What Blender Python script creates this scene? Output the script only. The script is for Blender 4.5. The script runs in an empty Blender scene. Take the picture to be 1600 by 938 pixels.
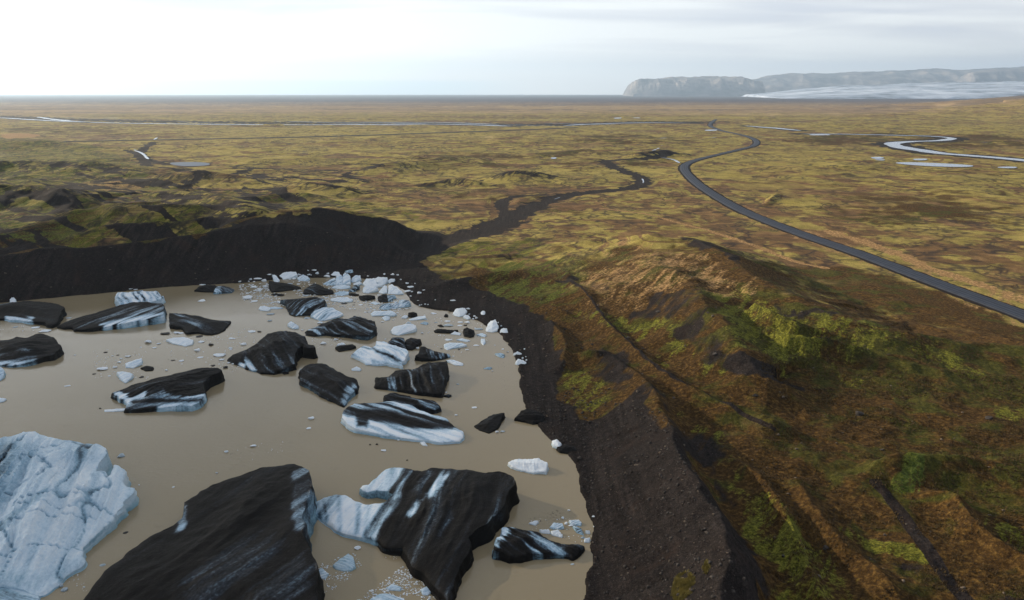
import bpy, bmesh, math, random, time
import numpy as np
from mathutils import Vector, geometry

T0 = time.time()
S = bpy.context.scene
rad = math.radians
random.seed(7)
RNG = np.random.default_rng(11)

# ------------------------------------------------------------------ camera
CAM_H, PITCH, FPX = 65.0, 14.7, 1232.0
cd = bpy.data.cameras.new('camera')
cam = bpy.data.objects.new('camera', cd)
S.collection.objects.link(cam)
cam.location = (0, 0, CAM_H)
cam.rotation_euler = (rad(90 - PITCH), 0, 0)
cd.sensor_width = 36
cd.lens = FPX / 1600 * 36
cd.clip_start = 1
cd.clip_end = 200000
S.camera = cam

# ------------------------------------------------------------------ light
SUN_AZ, SUN_EL = -60.0, 17.0          # azimuth from +Y towards +X
SUN_STRENGTH, SKY_STRENGTH, CLOUD_STRENGTH, EXPOSURE = 5.0, 0.10, 0.63, 0.88
sd = bpy.data.lights.new('sun', 'SUN')
sd.energy = SUN_STRENGTH
sd.angle = rad(0.7)
sd.color = (1.0, 0.84, 0.64)
sun = bpy.data.objects.new('sun', sd)
S.collection.objects.link(sun)
dirsun = Vector((math.sin(rad(SUN_AZ)) * math.cos(rad(SUN_EL)), math.cos(rad(SUN_AZ)) * math.cos(rad(SUN_EL)), math.sin(rad(SUN_EL))))
sun.rotation_euler = dirsun.to_track_quat('Z', 'Y').to_euler()
sun.location = dirsun * 500

class NT:
    """short node-tree writer"""
    def __init__(s, nt):
        s.nt = nt
        nt.nodes.clear()
    def n(s, typ, ins=None, **props):
        nd = s.nt.nodes.new(typ)
        for k, v in props.items():
            setattr(nd, k, v)
        for k, v in (ins or {}).items():
            sock = nd.inputs[k]
            if isinstance(v, bpy.types.NodeSocket):
                s.nt.links.new(v, sock)
            else:
                sock.default_value = v
        return nd
    def math(s, op, a, b=0.0, c=0.0, clamp=False):
        nd = s.n('ShaderNodeMath', {0: a, 1: b, 2: c}, operation=op, use_clamp=clamp)
        return nd.outputs[0]
    def mix(s, f, a, b, bt='MIX'):
        nd = s.nt.nodes.new('ShaderNodeMix')
        nd.data_type = 'RGBA'
        nd.blend_type = bt
        nd.clamp_factor = True
        for k, v in ((0, f), (6, a), (7, b)):
            if isinstance(v, bpy.types.NodeSocket):
                s.nt.links.new(v, nd.inputs[k])
            else:
                nd.inputs[k].default_value = v if k == 0 else tuple(v) + (1,) if len(v) == 3 else v
        return nd.outputs[2]
    def ramp(s, f, stops, interp='LINEAR'):
        nd = s.n('ShaderNodeValToRGB', {0: f})
        cr = nd.color_ramp
        cr.interpolation = interp
        while len(cr.elements) < len(stops):
            cr.elements.new(0.5)
        for e, (p, c) in zip(cr.elements, stops):
            e.position = p
            e.color = (c, c, c, 1) if isinstance(c, (int, float)) else tuple(c) + (1,)
        return nd.outputs[0]
    def smooth(s, v, a, b):
        nd = s.n('ShaderNodeMapRange', {0: v, 1: a, 2: b, 3: 0.0, 4: 1.0}, interpolation_type='SMOOTHSTEP')
        return nd.outputs[0]
    def noise(s, vec, scale, detail=4, rough=0.55, dist=0.0, typ='FBM'):
        nd = s.n('ShaderNodeTexNoise', {'Vector': vec, 'Scale': scale, 'Detail': detail, 'Roughness': rough, 'Distortion': dist})
        return nd.outputs[0]
    def mapping(s, vec, scale=(1, 1, 1), rot=(0, 0, 0), loc=(0, 0, 0)):
        return s.n('ShaderNodeMapping', {'Vector': vec, 'Location': loc, 'Rotation': rot, 'Scale': scale}).outputs[0]

W = bpy.data.worlds.new('World')
S.world = W
W.use_nodes = True
t = NT(W.node_tree)
sky = t.n('ShaderNodeTexSky', sky_type='NISHITA', sun_disc=False, sun_elevation=rad(SUN_EL), sun_rotation=rad(SUN_AZ),
          altitude=100, air_density=1.0, dust_density=1.5, ozone_density=1.0)
bg = t.n('ShaderNodeBackground', {'Color': sky.outputs[0], 'Strength': SKY_STRENGTH})
gen = t.n('ShaderNodeTexCoord').outputs['Generated']
sep = t.n('ShaderNodeSeparateXYZ', {0: gen})
zc = t.math('MAXIMUM', sep.outputs[2], 0.0)
zz = t.math('ADD', zc, 0.06)
pv = t.n('ShaderNodeCombineXYZ', {0: t.math('DIVIDE', sep.outputs[0], zz), 1: t.math('DIVIDE', sep.outputs[1], zz), 2: 0.0}).outputs[0]
n1 = t.noise(t.mapping(pv, (0.35, 0.6, 1), rot=(0, 0, 0.25)), 1.0, 5, 0.5, 0.6)
n2 = t.noise(t.mapping(pv, (0.12, 0.35, 1), rot=(0, 0, 0.15), loc=(3, 1, 0)), 1.0, 3, 0.5, 0.3)
cl = t.math('ADD', t.math('MULTIPLY', n1, 0.45), t.math('MULTIPLY', n2, 0.55))
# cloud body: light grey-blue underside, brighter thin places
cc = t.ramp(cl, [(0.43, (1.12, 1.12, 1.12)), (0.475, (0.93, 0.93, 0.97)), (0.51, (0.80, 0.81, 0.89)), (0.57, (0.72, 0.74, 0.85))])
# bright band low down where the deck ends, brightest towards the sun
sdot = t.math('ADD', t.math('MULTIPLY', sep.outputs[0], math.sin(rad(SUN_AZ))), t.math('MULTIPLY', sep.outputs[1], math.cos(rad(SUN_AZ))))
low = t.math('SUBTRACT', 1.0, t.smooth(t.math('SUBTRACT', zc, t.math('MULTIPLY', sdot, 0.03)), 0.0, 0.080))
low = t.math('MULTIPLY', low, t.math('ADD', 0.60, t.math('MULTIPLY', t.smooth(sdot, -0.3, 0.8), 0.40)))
aloft = t.math('SUBTRACT', 1.0, t.math('MULTIPLY', t.smooth(zc, 0.13, 0.42), 0.52))       # unseen upper sky darkened so low light gives more relief
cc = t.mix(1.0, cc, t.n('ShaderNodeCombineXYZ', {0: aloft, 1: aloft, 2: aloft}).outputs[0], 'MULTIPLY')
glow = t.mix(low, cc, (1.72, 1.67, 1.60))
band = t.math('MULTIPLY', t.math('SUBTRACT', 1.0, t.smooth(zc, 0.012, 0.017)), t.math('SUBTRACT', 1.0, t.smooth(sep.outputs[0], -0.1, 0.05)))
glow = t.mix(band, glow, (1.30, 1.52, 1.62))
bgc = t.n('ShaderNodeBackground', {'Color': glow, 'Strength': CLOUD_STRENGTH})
cover = t.math('SUBTRACT', 1.0, t.math('MULTIPLY', t.smooth(cl, 0.42, 0.30), 0.5))
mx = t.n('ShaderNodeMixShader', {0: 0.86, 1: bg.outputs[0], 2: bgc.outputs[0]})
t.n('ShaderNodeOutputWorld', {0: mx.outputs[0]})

S.view_settings.view_transform = 'Standard'
S.view_settings.look = 'None'
S.view_settings.exposure = EXPOSURE
S.view_settings.gamma = 1
S.view_settings.use_curve_mapping = False
S.render.engine = 'CYCLES'
S.cycles.max_bounces = 4
S.cycles.diffuse_bounces = 2
S.cycles.glossy_bounces = 2
S.cycles.transmission_bounces = 2
S.cycles.volume_bounces = 0
S.cycles.sample_clamp_direct = 3.0
S.cycles.sample_clamp_indirect = 1.5
S.cycles.use_denoising = True
S.cycles.caustics_reflective = False
S.cycles.caustics_refractive = False
S.cycles.volume_max_steps = 64

# ------------------------------------------------------------------ projection helpers (photo pixels <-> world)
SP, CP = math.sin(rad(PITCH)), math.cos(rad(PITCH))
def ray(px, py):
    u = (np.asarray(px, float) - 800) / FPX
    v = -(np.asarray(py, float) - 469) / FPX
    return np.stack([u, CP + v * SP, -SP + v * CP], -1)
def unproj(px, py, z=0.0):
    d = ray(px, py)
    k = (np.asarray(z, float) - CAM_H) / d[..., 2]
    return np.stack([d[..., 0] * k, d[..., 1] * k, np.broadcast_to(z, k.shape) + 0.0 * k], -1)
def project(x, y, z):
    zc_ = y * CP - (z - CAM_H) * SP
    v = y * SP + (z - CAM_H) * CP
    zc_ = np.maximum(zc_, 1e-3)
    return 800 + FPX * x / zc_, 469 - FPX * v / zc_, zc_

# ------------------------------------------------------------------ numpy noise
def _h(ix, iy, seed):
    n = (ix.astype(np.int64) * 374761393 + iy.astype(np.int64) * 668265263 + seed * 2147483) & 0xFFFFFFFF
    n = ((n ^ (n >> 13)) * 1274126177) & 0xFFFFFFFF
    n = ((n ^ (n >> 16)) * 2246822519) & 0xFFFFFFFF
    return ((n ^ (n >> 15)) & 0xFFFFFF) / float(0xFFFFFF)
def vnoise(x, y, seed=0):
    x0, y0 = np.floor(x), np.floor(y)
    fx, fy = x - x0, y - y0
    fx = fx * fx * fx * (fx * (fx * 6 - 15) + 10)
    fy = fy * fy * fy * (fy * (fy * 6 - 15) + 10)
    a, b = _h(x0, y0, seed), _h(x0 + 1, y0, seed)
    c, d = _h(x0, y0 + 1, seed), _h(x0 + 1, y0 + 1, seed)
    return (a + (b - a) * fx) * (1 - fy) + (c + (d - c) * fx) * fy
def fbm(x, y, seed=0, octv=4, gain=0.5):
    s, a, tot = 0.0, 1.0, 0.0
    c, sn = 0.8, 0.6
    for i in range(octv):
        s = s + a * vnoise(x, y, seed + i * 17)
        tot += a
        a *= gain
        x, y = (x * c - y * sn) * 2.03 + 11.3, (x * sn + y * c) * 2.03 - 7.1
    return s / tot * 2 - 1      # -1..1
def ridged(x, y, seed=0, octv=4, gain=0.5):
    s, a, tot = 0.0, 1.0, 0.0
    for i in range(octv):
        s = s + a * (1 - np.abs(vnoise(x, y, seed + i * 13) * 2 - 1))
        tot += a
        a *= gain
        x, y = (x * 0.8 - y * 0.6) * 2.03 + 5.3, (x * 0.6 + y * 0.8) * 2.03 - 3.1
    return s / tot
def sstep(a, b, v):
    q = np.clip((v - a) / (b - a), 0, 1)
    return q * q * (3 - 2 * q)

def poly_sdf(X, Y, P):
    """signed distance to polygon P (n,2), negative inside"""
    d2 = np.full(X.shape, 1e30)
    ins = np.zeros(X.shape, bool)
    n = len(P)
    for i in range(n):
        ax, ay = P[i]
        bx, by = P[(i + 1) % n]
        ex, ey = bx - ax, by - ay
        wx, wy = X - ax, Y - ay
        q = np.clip((wx * ex + wy * ey) / (ex * ex + ey * ey + 1e-12), 0, 1)
        d2 = np.minimum(d2, (wx - ex * q) ** 2 + (wy - ey * q) ** 2)
        if ay != by:
            ins ^= ((ay > Y) != (by > Y)) & (X < (bx - ax) * (Y - ay) / (by - ay) + ax)
    return np.where(ins, -1, 1) * np.sqrt(d2)
def line_dist(X, Y, P, extra=None):
    """distance, arc length, side (+ = left of the line) and interpolated extras along polyline P"""
    best = np.full(X.shape, 1e30)
    arc = np.zeros(X.shape)
    side = np.zeros(X.shape)
    ex_ = None if extra is None else np.zeros(X.shape + (extra.shape[1],))
    L = 0.0
    for i in range(len(P) - 1):
        ax, ay = P[i][:2]
        bx, by = P[i + 1][:2]
        ex, ey = bx - ax, by - ay
        l = math.hypot(ex, ey) + 1e-9
        wx, wy = X - ax, Y - ay
        q = np.clip((wx * ex + wy * ey) / (l * l), 0, 1)
        d2 = (wx - ex * q) ** 2 + (wy - ey * q) ** 2
        m = d2 < best
        best = np.where(m, d2, best)
        arc = np.where(m, L + q * l, arc)
        side = np.where(m, ex * wy - ey * wx, side)
        if extra is not None:
            e = extra[i][None, :] * (1 - q[..., None]) + extra[i + 1][None, :] * q[..., None]
            ex_ = np.where(m[..., None], e, ex_)
        L += l
    return np.sqrt(best), arc, side, ex_
def smooth_line(P, k=2):
    P = np.asarray(P, float)
    for _ in range(k):
        Q = [P[0]]
        for i in range(len(P) - 1):
            Q += [P[i] * 0.75 + P[i + 1] * 0.25, P[i] * 0.25 + P[i + 1] * 0.75]
        Q.append(P[-1])
        P = np.array(Q)
    return P
def smooth_poly(P, k=2):
    P = np.asarray(P, float)
    for _ in range(k):
        N = np.roll(P, -1, 0)
        P = np.stack([P * 0.75 + N * 0.25, P * 0.25 + N * 0.75], 1).reshape(-1, P.shape[1])
    return P

# zoom windows used while measuring the photograph: local coords -> photo pixels
def Z(k, pts):
    ox, oy, s = {1: (0, 400, 3.7525), 2: (350, 400, 4.263), 3: (500, 400, 3.7525), 4: (0, 640, 3.1475), 5: (400, 600, 2.776), 0: (0, 0, 1.0)}[k]
    return [(ox + p[0] / s, oy + p[1] / s) + tuple(p[2:]) for p in pts]

# ------------------------------------------------------------------ terrain definition
shore_px = [(0, 473), (75, 466), (150, 459), (250, 450), (330, 444), (376, 442), (410, 439), (450, 435), (514, 433), (561, 435), (608, 442), (631, 455),
            (641, 467), (655, 480), (678, 484), (700, 486), (720, 490), (740, 500), (758, 509), (780, 520), (796, 536), (806, 557), (816, 573), (809, 597),
            (813, 613), (824, 637), (841, 663), (861, 690), (886, 708), (901, 726), (908, 744), (904, 769), (915, 798), (931, 830), (930, 867), (919, 906), (913, 938)]
LAKE = unproj([p[0] for p in shore_px], [p[1] for p in shore_px], 0.0)[:, :2]
LAKE = np.vstack([unproj([-500, -300, -120], [518, 498, 484], 0.0)[:, :2], LAKE, [8.5, 80], [6, 60], [3, 30], [0, -10], [-20, -80], [-260, -120], [-420, 60]])

# ridge: (px, py, crest z), widths of the two flanks (left of the walking direction, right)
def R(pts, wl, wr, p=1.15, world=()):
    a = np.array(pts, float)
    P = unproj(a[:, 0], a[:, 1], a[:, 2])
    if len(world):
        P = np.vstack([P, np.array(world, float)])
    n = len(P)
    ext = np.stack([P[:, 2], np.resize(np.array(wl, float), n) if np.ndim(wl) == 0 else np.interp(np.arange(n), np.linspace(0, n - 1, len(wl)), wl),
                    np.resize(np.array(wr, float), n) if np.ndim(wr) == 0 else np.interp(np.arange(n), np.linspace(0, n - 1, len(wr)), wr)], 1)
    q = smooth_line(np.hstack([P[:, :2], ext]), 1)
    return q[:, :2], q[:, 2:], p
RIDGES = [
    # lower lip of the dark wall, then the high black ridge, walked from the outlet leftwards (lake = left side)
    R([(700, 376, 1.8), (645, 378, 4.2), (590, 374, 7.5), (520, 367, 11), (440, 360, 12.5), (360, 360, 13), (280, 370, 13.2), (200, 380, 13.3), (150, 383, 13.3), (60, 387, 13.2), (15, 397, 12.5), (-60, 408, 12), (-200, 430, 12)], 22, [14, 45, 60]),
    R([(740, 371, 1.5), (700, 367, 3.8), (655, 358, 7.5), (605, 343, 12.5), (550, 330, 16.8), (500, 325.5, 19), (450, 328, 19), (410, 338, 16.5), (370, 352, 14)], 34, [30, 42, 46, 30]),
    R([(400, 333, 13), (340, 322, 13), (280, 322, 14), (200, 320, 14.5), (170, 317, 15), (130, 330, 12), (60, 352, 9), (0, 372, 7)], 45, 60, 1.6),
    R([(330, 345, 10), (270, 348, 10.5), (200, 352, 10), (140, 360, 8)], 26, 26, 1.5),
    R([(380, 320, 8), (330, 306, 8), (270, 300, 7), (210, 303, 6)], 34, 40, 1.6),
    # gentler ridges left, beyond
    R([(-160, 270, 18), (-60, 284, 16), (0, 288, 15), (60, 292, 13), (120, 303, 10), (160, 316, 5)], 80, 30),
    R([(-160, 240, 14), (-40, 252, 12), (60, 253, 11), (150, 257, 9), (200, 262, 7), (240, 270, 4)], 70, 40),
    R([(-100, 212, 14), (0, 218, 12), (70, 222, 9), (120, 229, 6)], 80, 60),
    R([(225, 280, 5), (262, 270, 9), (300, 267, 11), (350, 270, 10), (400, 279, 7), (440, 290, 4)], 36, 30),
    R([(430, 292, 4), (480, 284, 8), (530, 290, 7), (565, 297, 3)], 24, 22),
    R([(385, 310, 4), (440, 300, 6), (480, 303, 5)], 16, 16),
    R([(560, 268, 3), (600, 256, 7), (660, 250, 8), (720, 244, 6), (780, 240, 3)], 40, 40),
    R([(668, 284, 3), (710, 276, 6), (745, 283, 4)], 16, 14),
    R([(765, 277, 3), (800, 268, 8), (830, 270, 7), (860, 278, 3)], 30, 26),
    R([(975, 243, 3), (1005, 236, 8), (1030, 233, 8), (1062, 241, 3)], 40, 34),
    R([(1180, 322, 2), (1202, 312, 4), (1215, 305, 2)], 6, 6),
    R([(840, 240, 3), (900, 232, 6), (960, 228, 4)], 60, 50),
    # low brown rise far right
    R([(1440, 172, 8), (1500, 163, 24), (1560, 154, 44), (1640, 146, 62), (1750, 140, 75)], 700, 800, 1.6),
    # near moraine right of the lake (walked towards the camera: lake = right side)
    R([(925, 535, 3.0), (965, 560, 4.5), (1011, 596, 6.6), (1043, 657, 8.2), (1070, 721, 9.2), (1092, 761, 9.8), (1124, 810, 10.2), (1136, 850, 10.4), (1130, 906, 10.5), (1122, 945, 10.5)],
      [7, 8, 9, 11], [9, 14, 16, 15, 15], 1.05, world=[(23, 55, 10.5), (20, 20, 10), (10, -60, 10)]),
    # golden hill: skyline crest, walked away to the right (camera side = right)
    R([(940, 395, 6), (1000, 383, 9), (1045, 373, 11.6), (1080, 370, 12.6), (1110, 385, 12.6), (1150, 413, 12.2), (1200, 448, 11.6), (1260, 475, 10.8), (1330, 500, 10.4), (1400, 520, 9), (1450, 530, 8), (1520, 537, 7), (1640, 543, 6)],
      [50, 44, 40, 34], [70, 74, 66, 48, 36], 1.35),
    R([(1000, 383, 8.5), (1020, 405, 10.2), (1050, 428, 11.6), (1080, 448, 12.6), (1097, 475, 12.2), (1133, 517, 11), (1163, 565, 9.4), (1205, 598, 7.2), (1245, 608, 4.8)], [44, 40, 30, 18], [60, 46, 32, 24, 14], 1.15),
    R([(880, 425, 4), (915, 455, 5.6), (945, 500, 5.8), (1000, 553, 5.6), (1060, 598, 5.6), (1130, 630, 5.4), (1210, 664, 4.6)], 9, 11, 1.3),
    R([(850, 392, 4), (900, 380, 6), (960, 372, 8), (1020, 372, 11)], 26, 30, 1.4),
    # humps lower right
    R([(1345, 745, 4.4), (1372, 722, 6.2), (1410, 708, 7.2), (1470, 706, 7.2), (1540, 716, 6.6), (1640, 745, 6)], 12, 18, 1.8),
    R([(1455, 770, 5.0), (1490, 765, 6.5), (1510, 800, 6.2), (1560, 850, 5.2), (1640, 900, 5.0)], 9, 10, 1.8),
    R([(1245, 750, 4.4), (1275, 790, 5.4), (1310, 840, 5.2), (1360, 880, 4.8), (1420, 960, 4.6)], 9, 9, 1.8),
    R([(1150, 720, 3.8), (1200, 750, 5.0), (1240, 830, 5.6), (1270, 900, 5.6), (1300, 980, 5)], 7, 6, 1.5),
    R([(1200, 520, 9.2), (1245, 532, 9.6), (1300, 535, 9), (1345, 548, 7.4)], 7, 6, 1.3),
    R([(1180, 480, 11), (1230, 505, 10.6), (1290, 520, 9)], 6, 7, 1.3),
    # rubble humps between lake and hill
    R([(830, 470, 3.2), (870, 480, 4.4), (905, 500, 3.6)], 9, 10, 1.4),
    R([(900, 552, 3.0), (925, 545, 5.2), (950, 556, 3.4)], 6, 6, 1.5),
    R([(860, 500, 3.4), (885, 530, 4.2), (880, 565, 3.2)], 6, 6, 1.5),
    R([(700, 440, 3), (760, 425, 4.4), (820, 420, 4.6), (860, 430, 3.4)], 16, 15, 1.4),
    R([(700, 405, 3), (750, 398, 4.6), (800, 395, 4.4)], 16, 14, 1.5),
]
GP = dict(plain=1.2)
def L0(pts, z=1.2, k=2):
    a = np.array(pts, float)
    return smooth_line(unproj(a[:, 0], a[:, 1], z)[:, :2], k)
ROAD = L0([(1760, 560), (1660, 517), (1600, 492), (1475, 447), (1350, 398.5), (1300, 382), (1250, 365), (1200, 346), (1150, 325), (1100, 295), (1078, 277), (1066, 261), (1078, 253), (1100, 247), (1130, 240),
           (1160, 233), (1180, 228), (1184, 221), (1172, 214), (1150, 209), (1130, 205), (1115, 200), (1108, 196), (1112, 191), (1118, 187)])
ROAD2 = L0([(100, 221.5), (300, 218), (500, 214), (650, 209), (800, 204), (900, 199.5)])
RIVER = [
    L0([(-120, 180), (0, 184), (60, 188), (130, 191), (200, 193), (330, 194.5), (450, 195.6), (560, 194.5), (700, 194), (800, 197.5)], 0.5),
    L0([(60, 183), (90, 188), (140, 191.5)], 0.5),
    L0([(450, 190), (520, 191.5), (600, 191), (700, 192), (780, 194.5)], 0.5),
    L0([(880, 196.5), (930, 193.8), (1000, 191.8), (1080, 192.5)], 0.5),
    L0([(1163, 196.8), (1200, 199.3), (1252, 204.6)], 0.5),
    L0([(1252, 209.5), (1320, 209.8), (1400, 211.5), (1460, 213), (1494, 216.5), (1468, 220.5), (1424, 221), (1393, 223.6), (1394, 227.5), (1430, 234), (1465, 240), (1520, 243.5), (1580, 249), (1680, 258)], 0.5),
]
RIVW = [(14, 20), (14, 20), (9, 14), (20, 14), (18, 16), (13, 22)]     # metres, start and end width
BED = [L0([(-100, 178), (0, 182), (60, 185), (120, 187), (250, 190), (450, 192), (650, 192), (850, 196), (1000, 190), (1085, 191)], 1)]
STREAM = L0([(660, 392), (700, 374), (755, 361), (792, 345), (815, 330), (850, 315), (890, 303), (940, 298), (985, 294), (1006, 287), (1004, 277), (985, 269), (960, 261), (945, 250)], 1.2)
STREAM2 = L0([(800, 345), (788, 330), (782, 314), (800, 306), (850, 303)], 1.2)
POND_PX = [[(262, 255), (280, 253.6), (310, 253.4), (329, 255.5), (327, 259), (300, 260.4), (275, 259.6)],
           [(1393, 254.6), (1420, 253.6), (1470, 255.4), (1523, 258.6), (1518, 261.4), (1470, 261), (1420, 258.2)],
           [(1357, 246.4), (1375, 245), (1384, 247.5), (1370, 249.2)], [(1362, 249.6), (1385, 249.4), (1380, 251.6)],
           [(1424, 248.4), (1450, 248), (1448, 250.8), (1430, 251)], [(1556, 261), (1590, 260.6), (1588, 263.4), (1562, 263)],
           [(1368, 171), (1400, 170), (1452, 170.6), (1456, 172.2), (1400, 172.6), (1372, 172.4)],
           [(1100, 203), (1122, 202.6), (1120, 204.6), (1102, 204.8)], [(958, 184.2), (972, 184), (971, 185.4), (960, 185.6)], [(985, 184.2), (1001, 184), (1000, 185.2)],
           [(860, 246.5), (870, 246.2), (869, 248.6), (861, 248.4)], [(1262, 210.2), (1298, 210), (1296, 212.2), (1268, 212)]]
PONDS = [unproj([p[0] for p in q], [p[1] for p in q], 0.9)[:, :2] for q in POND_PX]

def near(X, Y, P, pad):
    """indices of points within pad of the bounding box of P"""
    lo, hi = P.min(0) - pad, P.max(0) + pad
    return np.nonzero((X > lo[0]) & (X < hi[0]) & (Y > lo[1]) & (Y < hi[1]))[0]

def height(X, Y, want=False):
    X, Y = np.asarray(X, float), np.asarray(Y, float)
    r = np.hypot(X, Y)
    n = len(X)
    ds = np.full(n, 500.0)
    i = near(X, Y, LAKE, 120)
    if len(i):
        x, y = X[i], Y[i]
        ds[i] = poly_sdf(x, y, LAKE) + 1.1 * fbm(x / 7, y / 7, 3, 3) * 1.0
    fine = np.clip(1 - r / 900, 0, 1)
    z = 0.35 + (GP['plain'] - 0.35) * sstep(0, 40, ds)
    # right-hand land stands higher than the plain near the camera
    hl = sstep(0, 26, ds) * sstep(270, 150, Y) * sstep(-10, 25, X)
    z = z + 2.4 * hl
    acc = np.zeros(n)
    gul = np.zeros(n)
    for P, ext, p in RIDGES:
        wmax = ext[:, 1:].max()
        i = near(X, Y, P, wmax)
        if not len(i):
            continue
        x, y = X[i], Y[i]
        wx = x + 0.06 * wmax * fbm(x / (wmax * .35), y / (wmax * .35), 31, 3)
        wy = y + 0.06 * wmax * fbm(x / (wmax * .35), y / (wmax * .35), 57, 3)
        d, arc, side, e = line_dist(wx, wy, P, ext)
        w = np.where(side > 0, e[:, 1], e[:, 2])
        q = np.sqrt((d / w) ** 2 + 0.0009) - 0.03
        f = np.clip(1 - q, 0, 1) ** p
        g = ridged(arc / 4.5 + d * 0.05, d / 42 + 3.3, 5, 3)
        f = f * (1 + 0.0 * g)
        h = e[:, 0] * f - (g - 0.5) * 1.6 * np.clip(np.minimum(q * 2.2 - 0.2, (1 - q) * 2), 0, 1) * (np.minimum(e[:, 0], 16) / 12) * (wmax < 200)
        acc[i] += np.maximum(h, 0) ** 4
    zr = acc ** 0.25
    z = np.where(zr > 0, (z ** 4 + acc) ** 0.25, z)
    # hummocks
    nearhill = sstep(700, 250, r)
    lump = fbm(X / 60, Y / 60, 41, 3)
    z = z + nearhill * (0.9 * fbm(X / 22, Y / 22, 71, 4) + 0.35 * fbm(X / 6, Y / 6, 73, 3)) * sstep(0, 30, ds)
    z = z + sstep(250, 700, r) * sstep(30000, 9000, r) * (3.4 * np.maximum(lump, -0.3) + 2.0 * ridged(X / 45, Y / 45, 91, 4) * sstep(-.3, .4, fbm(X / 160, Y / 160, 95, 3)) - 0.6)
    lk = sstep(200, 320, r) * sstep(-30, -90, X) * sstep(1200, 600, r) * sstep(40, 85, ds)
    z = z + lk * (3.4 * ridged(X / 50 + 0.4 * Y / 50, Y / 30 - 0.2 * X / 30, 23, 5) - 1.8 + 0.9 * ridged(X / 14 + 0.3 * Y / 14, Y / 11, 29, 3))
    z = z + fine * (0.16 * fbm(X / 1.6, Y / 1.6, 77, 3)) * sstep(0.5, 5, ds)
    hill = sstep(330, 240, r) * sstep(10, 26, ds) * sstep(-20, 20, X)
    wX, wY = X + 6 * fbm(X / 18, Y / 18, 401, 3), Y + 6 * fbm(X / 18, Y / 18, 402, 3)
    z = z + hill * (1.25 * (ridged(wX / 17 - wY / 40, wY / 28 + wX / 60, 403, 4) - 0.55) + 0.5 * (ridged(wX / 5, wY / 6, 404, 3) - 0.5))
    # corridors cut flat
    def corridor(P, w0, w1, lev):
        nonlocal z
        j = near(X, Y, P, w1)
        if len(j):
            d = line_dist(X[j], Y[j], P)[0]
            m = sstep(w1, w0, d)
            z[j] = z[j] * (1 - m) + lev * m
    corridor(STREAM, 3.5, 16, 0.5)
    corridor(STREAM2, 4, 11, 0.6)
    corridor(ROAD, 9, 30, 1.0)
    corridor(ROAD2, 14, 60, 1.0)
    for P, (a, b) in zip(RIVER, RIVW):
        corridor(P, max(a, b) * 1.0, max(a, b) * 1.0 + 60, 0.3)
    corridor(BED[0], 50, 160, 0.35)
    for P in PONDS:
        c = P.mean(0)
        rr = np.abs(P - c).max() + 6
        j = near(X, Y, P, rr + 60)
        if len(j):
            d = poly_sdf(X[j], Y[j], P)
            m = sstep(rr * .4 + 12, 0, d)
            z[j] = z[j] * (1 - m) + 0.6 * m
    # shore lip and bed
    z = np.minimum(z, np.where(ds < 30, 0.1 + np.clip(ds, 0, 99) * 0.85, 1e9))
    z = np.where(ds < 0, np.maximum(ds * 0.35, -5.0), np.maximum(z, np.minimum(0.03 + ds * 0.12, 0.35)))
    if want:
        return z, ds
    return z

_TT = 55 * np.exp(np.linspace(0, math.log(30000 / 55.0), 1400))
def hit(px, py):
    """first meeting of a photo ray with the ground or the lake surface"""
    d = ray(px, py)
    d = d / np.linalg.norm(d)
    P = d[None, :] * _TT[:, None]
    zg = np.maximum(height(P[:, 0], P[:, 1]), 0.0)
    under = np.nonzero(CAM_H + P[:, 2] < zg)[0]
    if not len(under):
        k = len(_TT) - 1
        return P[k, 0], P[k, 1], zg[k]
    k = under[0]
    lo, hi = _TT[max(k - 1, 0)], _TT[k]
    for _ in range(2):
        tt = np.linspace(lo, hi, 12)
        P = d[None, :] * tt[:, None]
        zg = np.maximum(height(P[:, 0], P[:, 1]), 0.0)
        u = np.nonzero(CAM_H + P[:, 2] < zg)[0]
        k = u[0] if len(u) else 11
        lo, hi = tt[max(k - 1, 0)], tt[k]
    tm = (lo + hi) / 2
    x, y = d[0] * tm, d[1] * tm
    return x, y, float(max(height(np.array([x]), np.array([y]))[0], 0.0))
def hits(pts):
    """unproject many points at once, iterating on the ground height"""
    return np.array([hit(p[0], p[1])[:2] for p in pts])

# ------------------------------------------------------------------ object helpers
COL = S.collection
def setp(o, label=None, cat=None, group=None, kind=None):
    if label: o['label'] = label
    if cat: o['category'] = cat
    if group: o['group'] = group
    if kind: o['kind'] = kind
    return o
def mesh_obj(name, V, F, mat, parent=None, smooth=True, attrs=None):
    me = bpy.data.meshes.new(name)
    V = np.asarray(V, np.float32)
    me.vertices.add(len(V))
    me.vertices.foreach_set('co', V.ravel())
    if isinstance(F, np.ndarray):
        k = F.shape[1]
        me.loops.add(F.size)
        me.loops.foreach_set('vertex_index', F.ravel().astype(np.int32))
        me.polygons.add(len(F))
        me.polygons.foreach_set('loop_start', np.arange(0, F.size, k, dtype=np.int32))
    else:
        ls = np.array([len(f) for f in F])
        me.loops.add(int(ls.sum()))
        me.loops.foreach_set('vertex_index', np.array([i for f in F for i in f], np.int32))
        me.polygons.add(len(F))
        me.polygons.foreach_set('loop_start', np.concatenate([[0], np.cumsum(ls)[:-1]]).astype(np.int32))
    me.update(calc_edges=True)
    me.validate()
    if smooth:
        me.polygons.foreach_set('use_smooth', np.ones(len(me.polygons), bool))
    for k_, a in (attrs or {}).items():
        if a.ndim == 1:
            at = me.attributes.new(k_, 'FLOAT', 'POINT')
            at.data.foreach_set('value', a.astype(np.float32))
        else:
            at = me.attributes.new(k_, 'FLOAT_COLOR', 'POINT')
            at.data.foreach_set('color', a.astype(np.float32).ravel())
    if mat: me.materials.append(mat)
    o = bpy.data.objects.new(name, me)
    COL.objects.link(o)
    o.parent = parent
    return o
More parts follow.
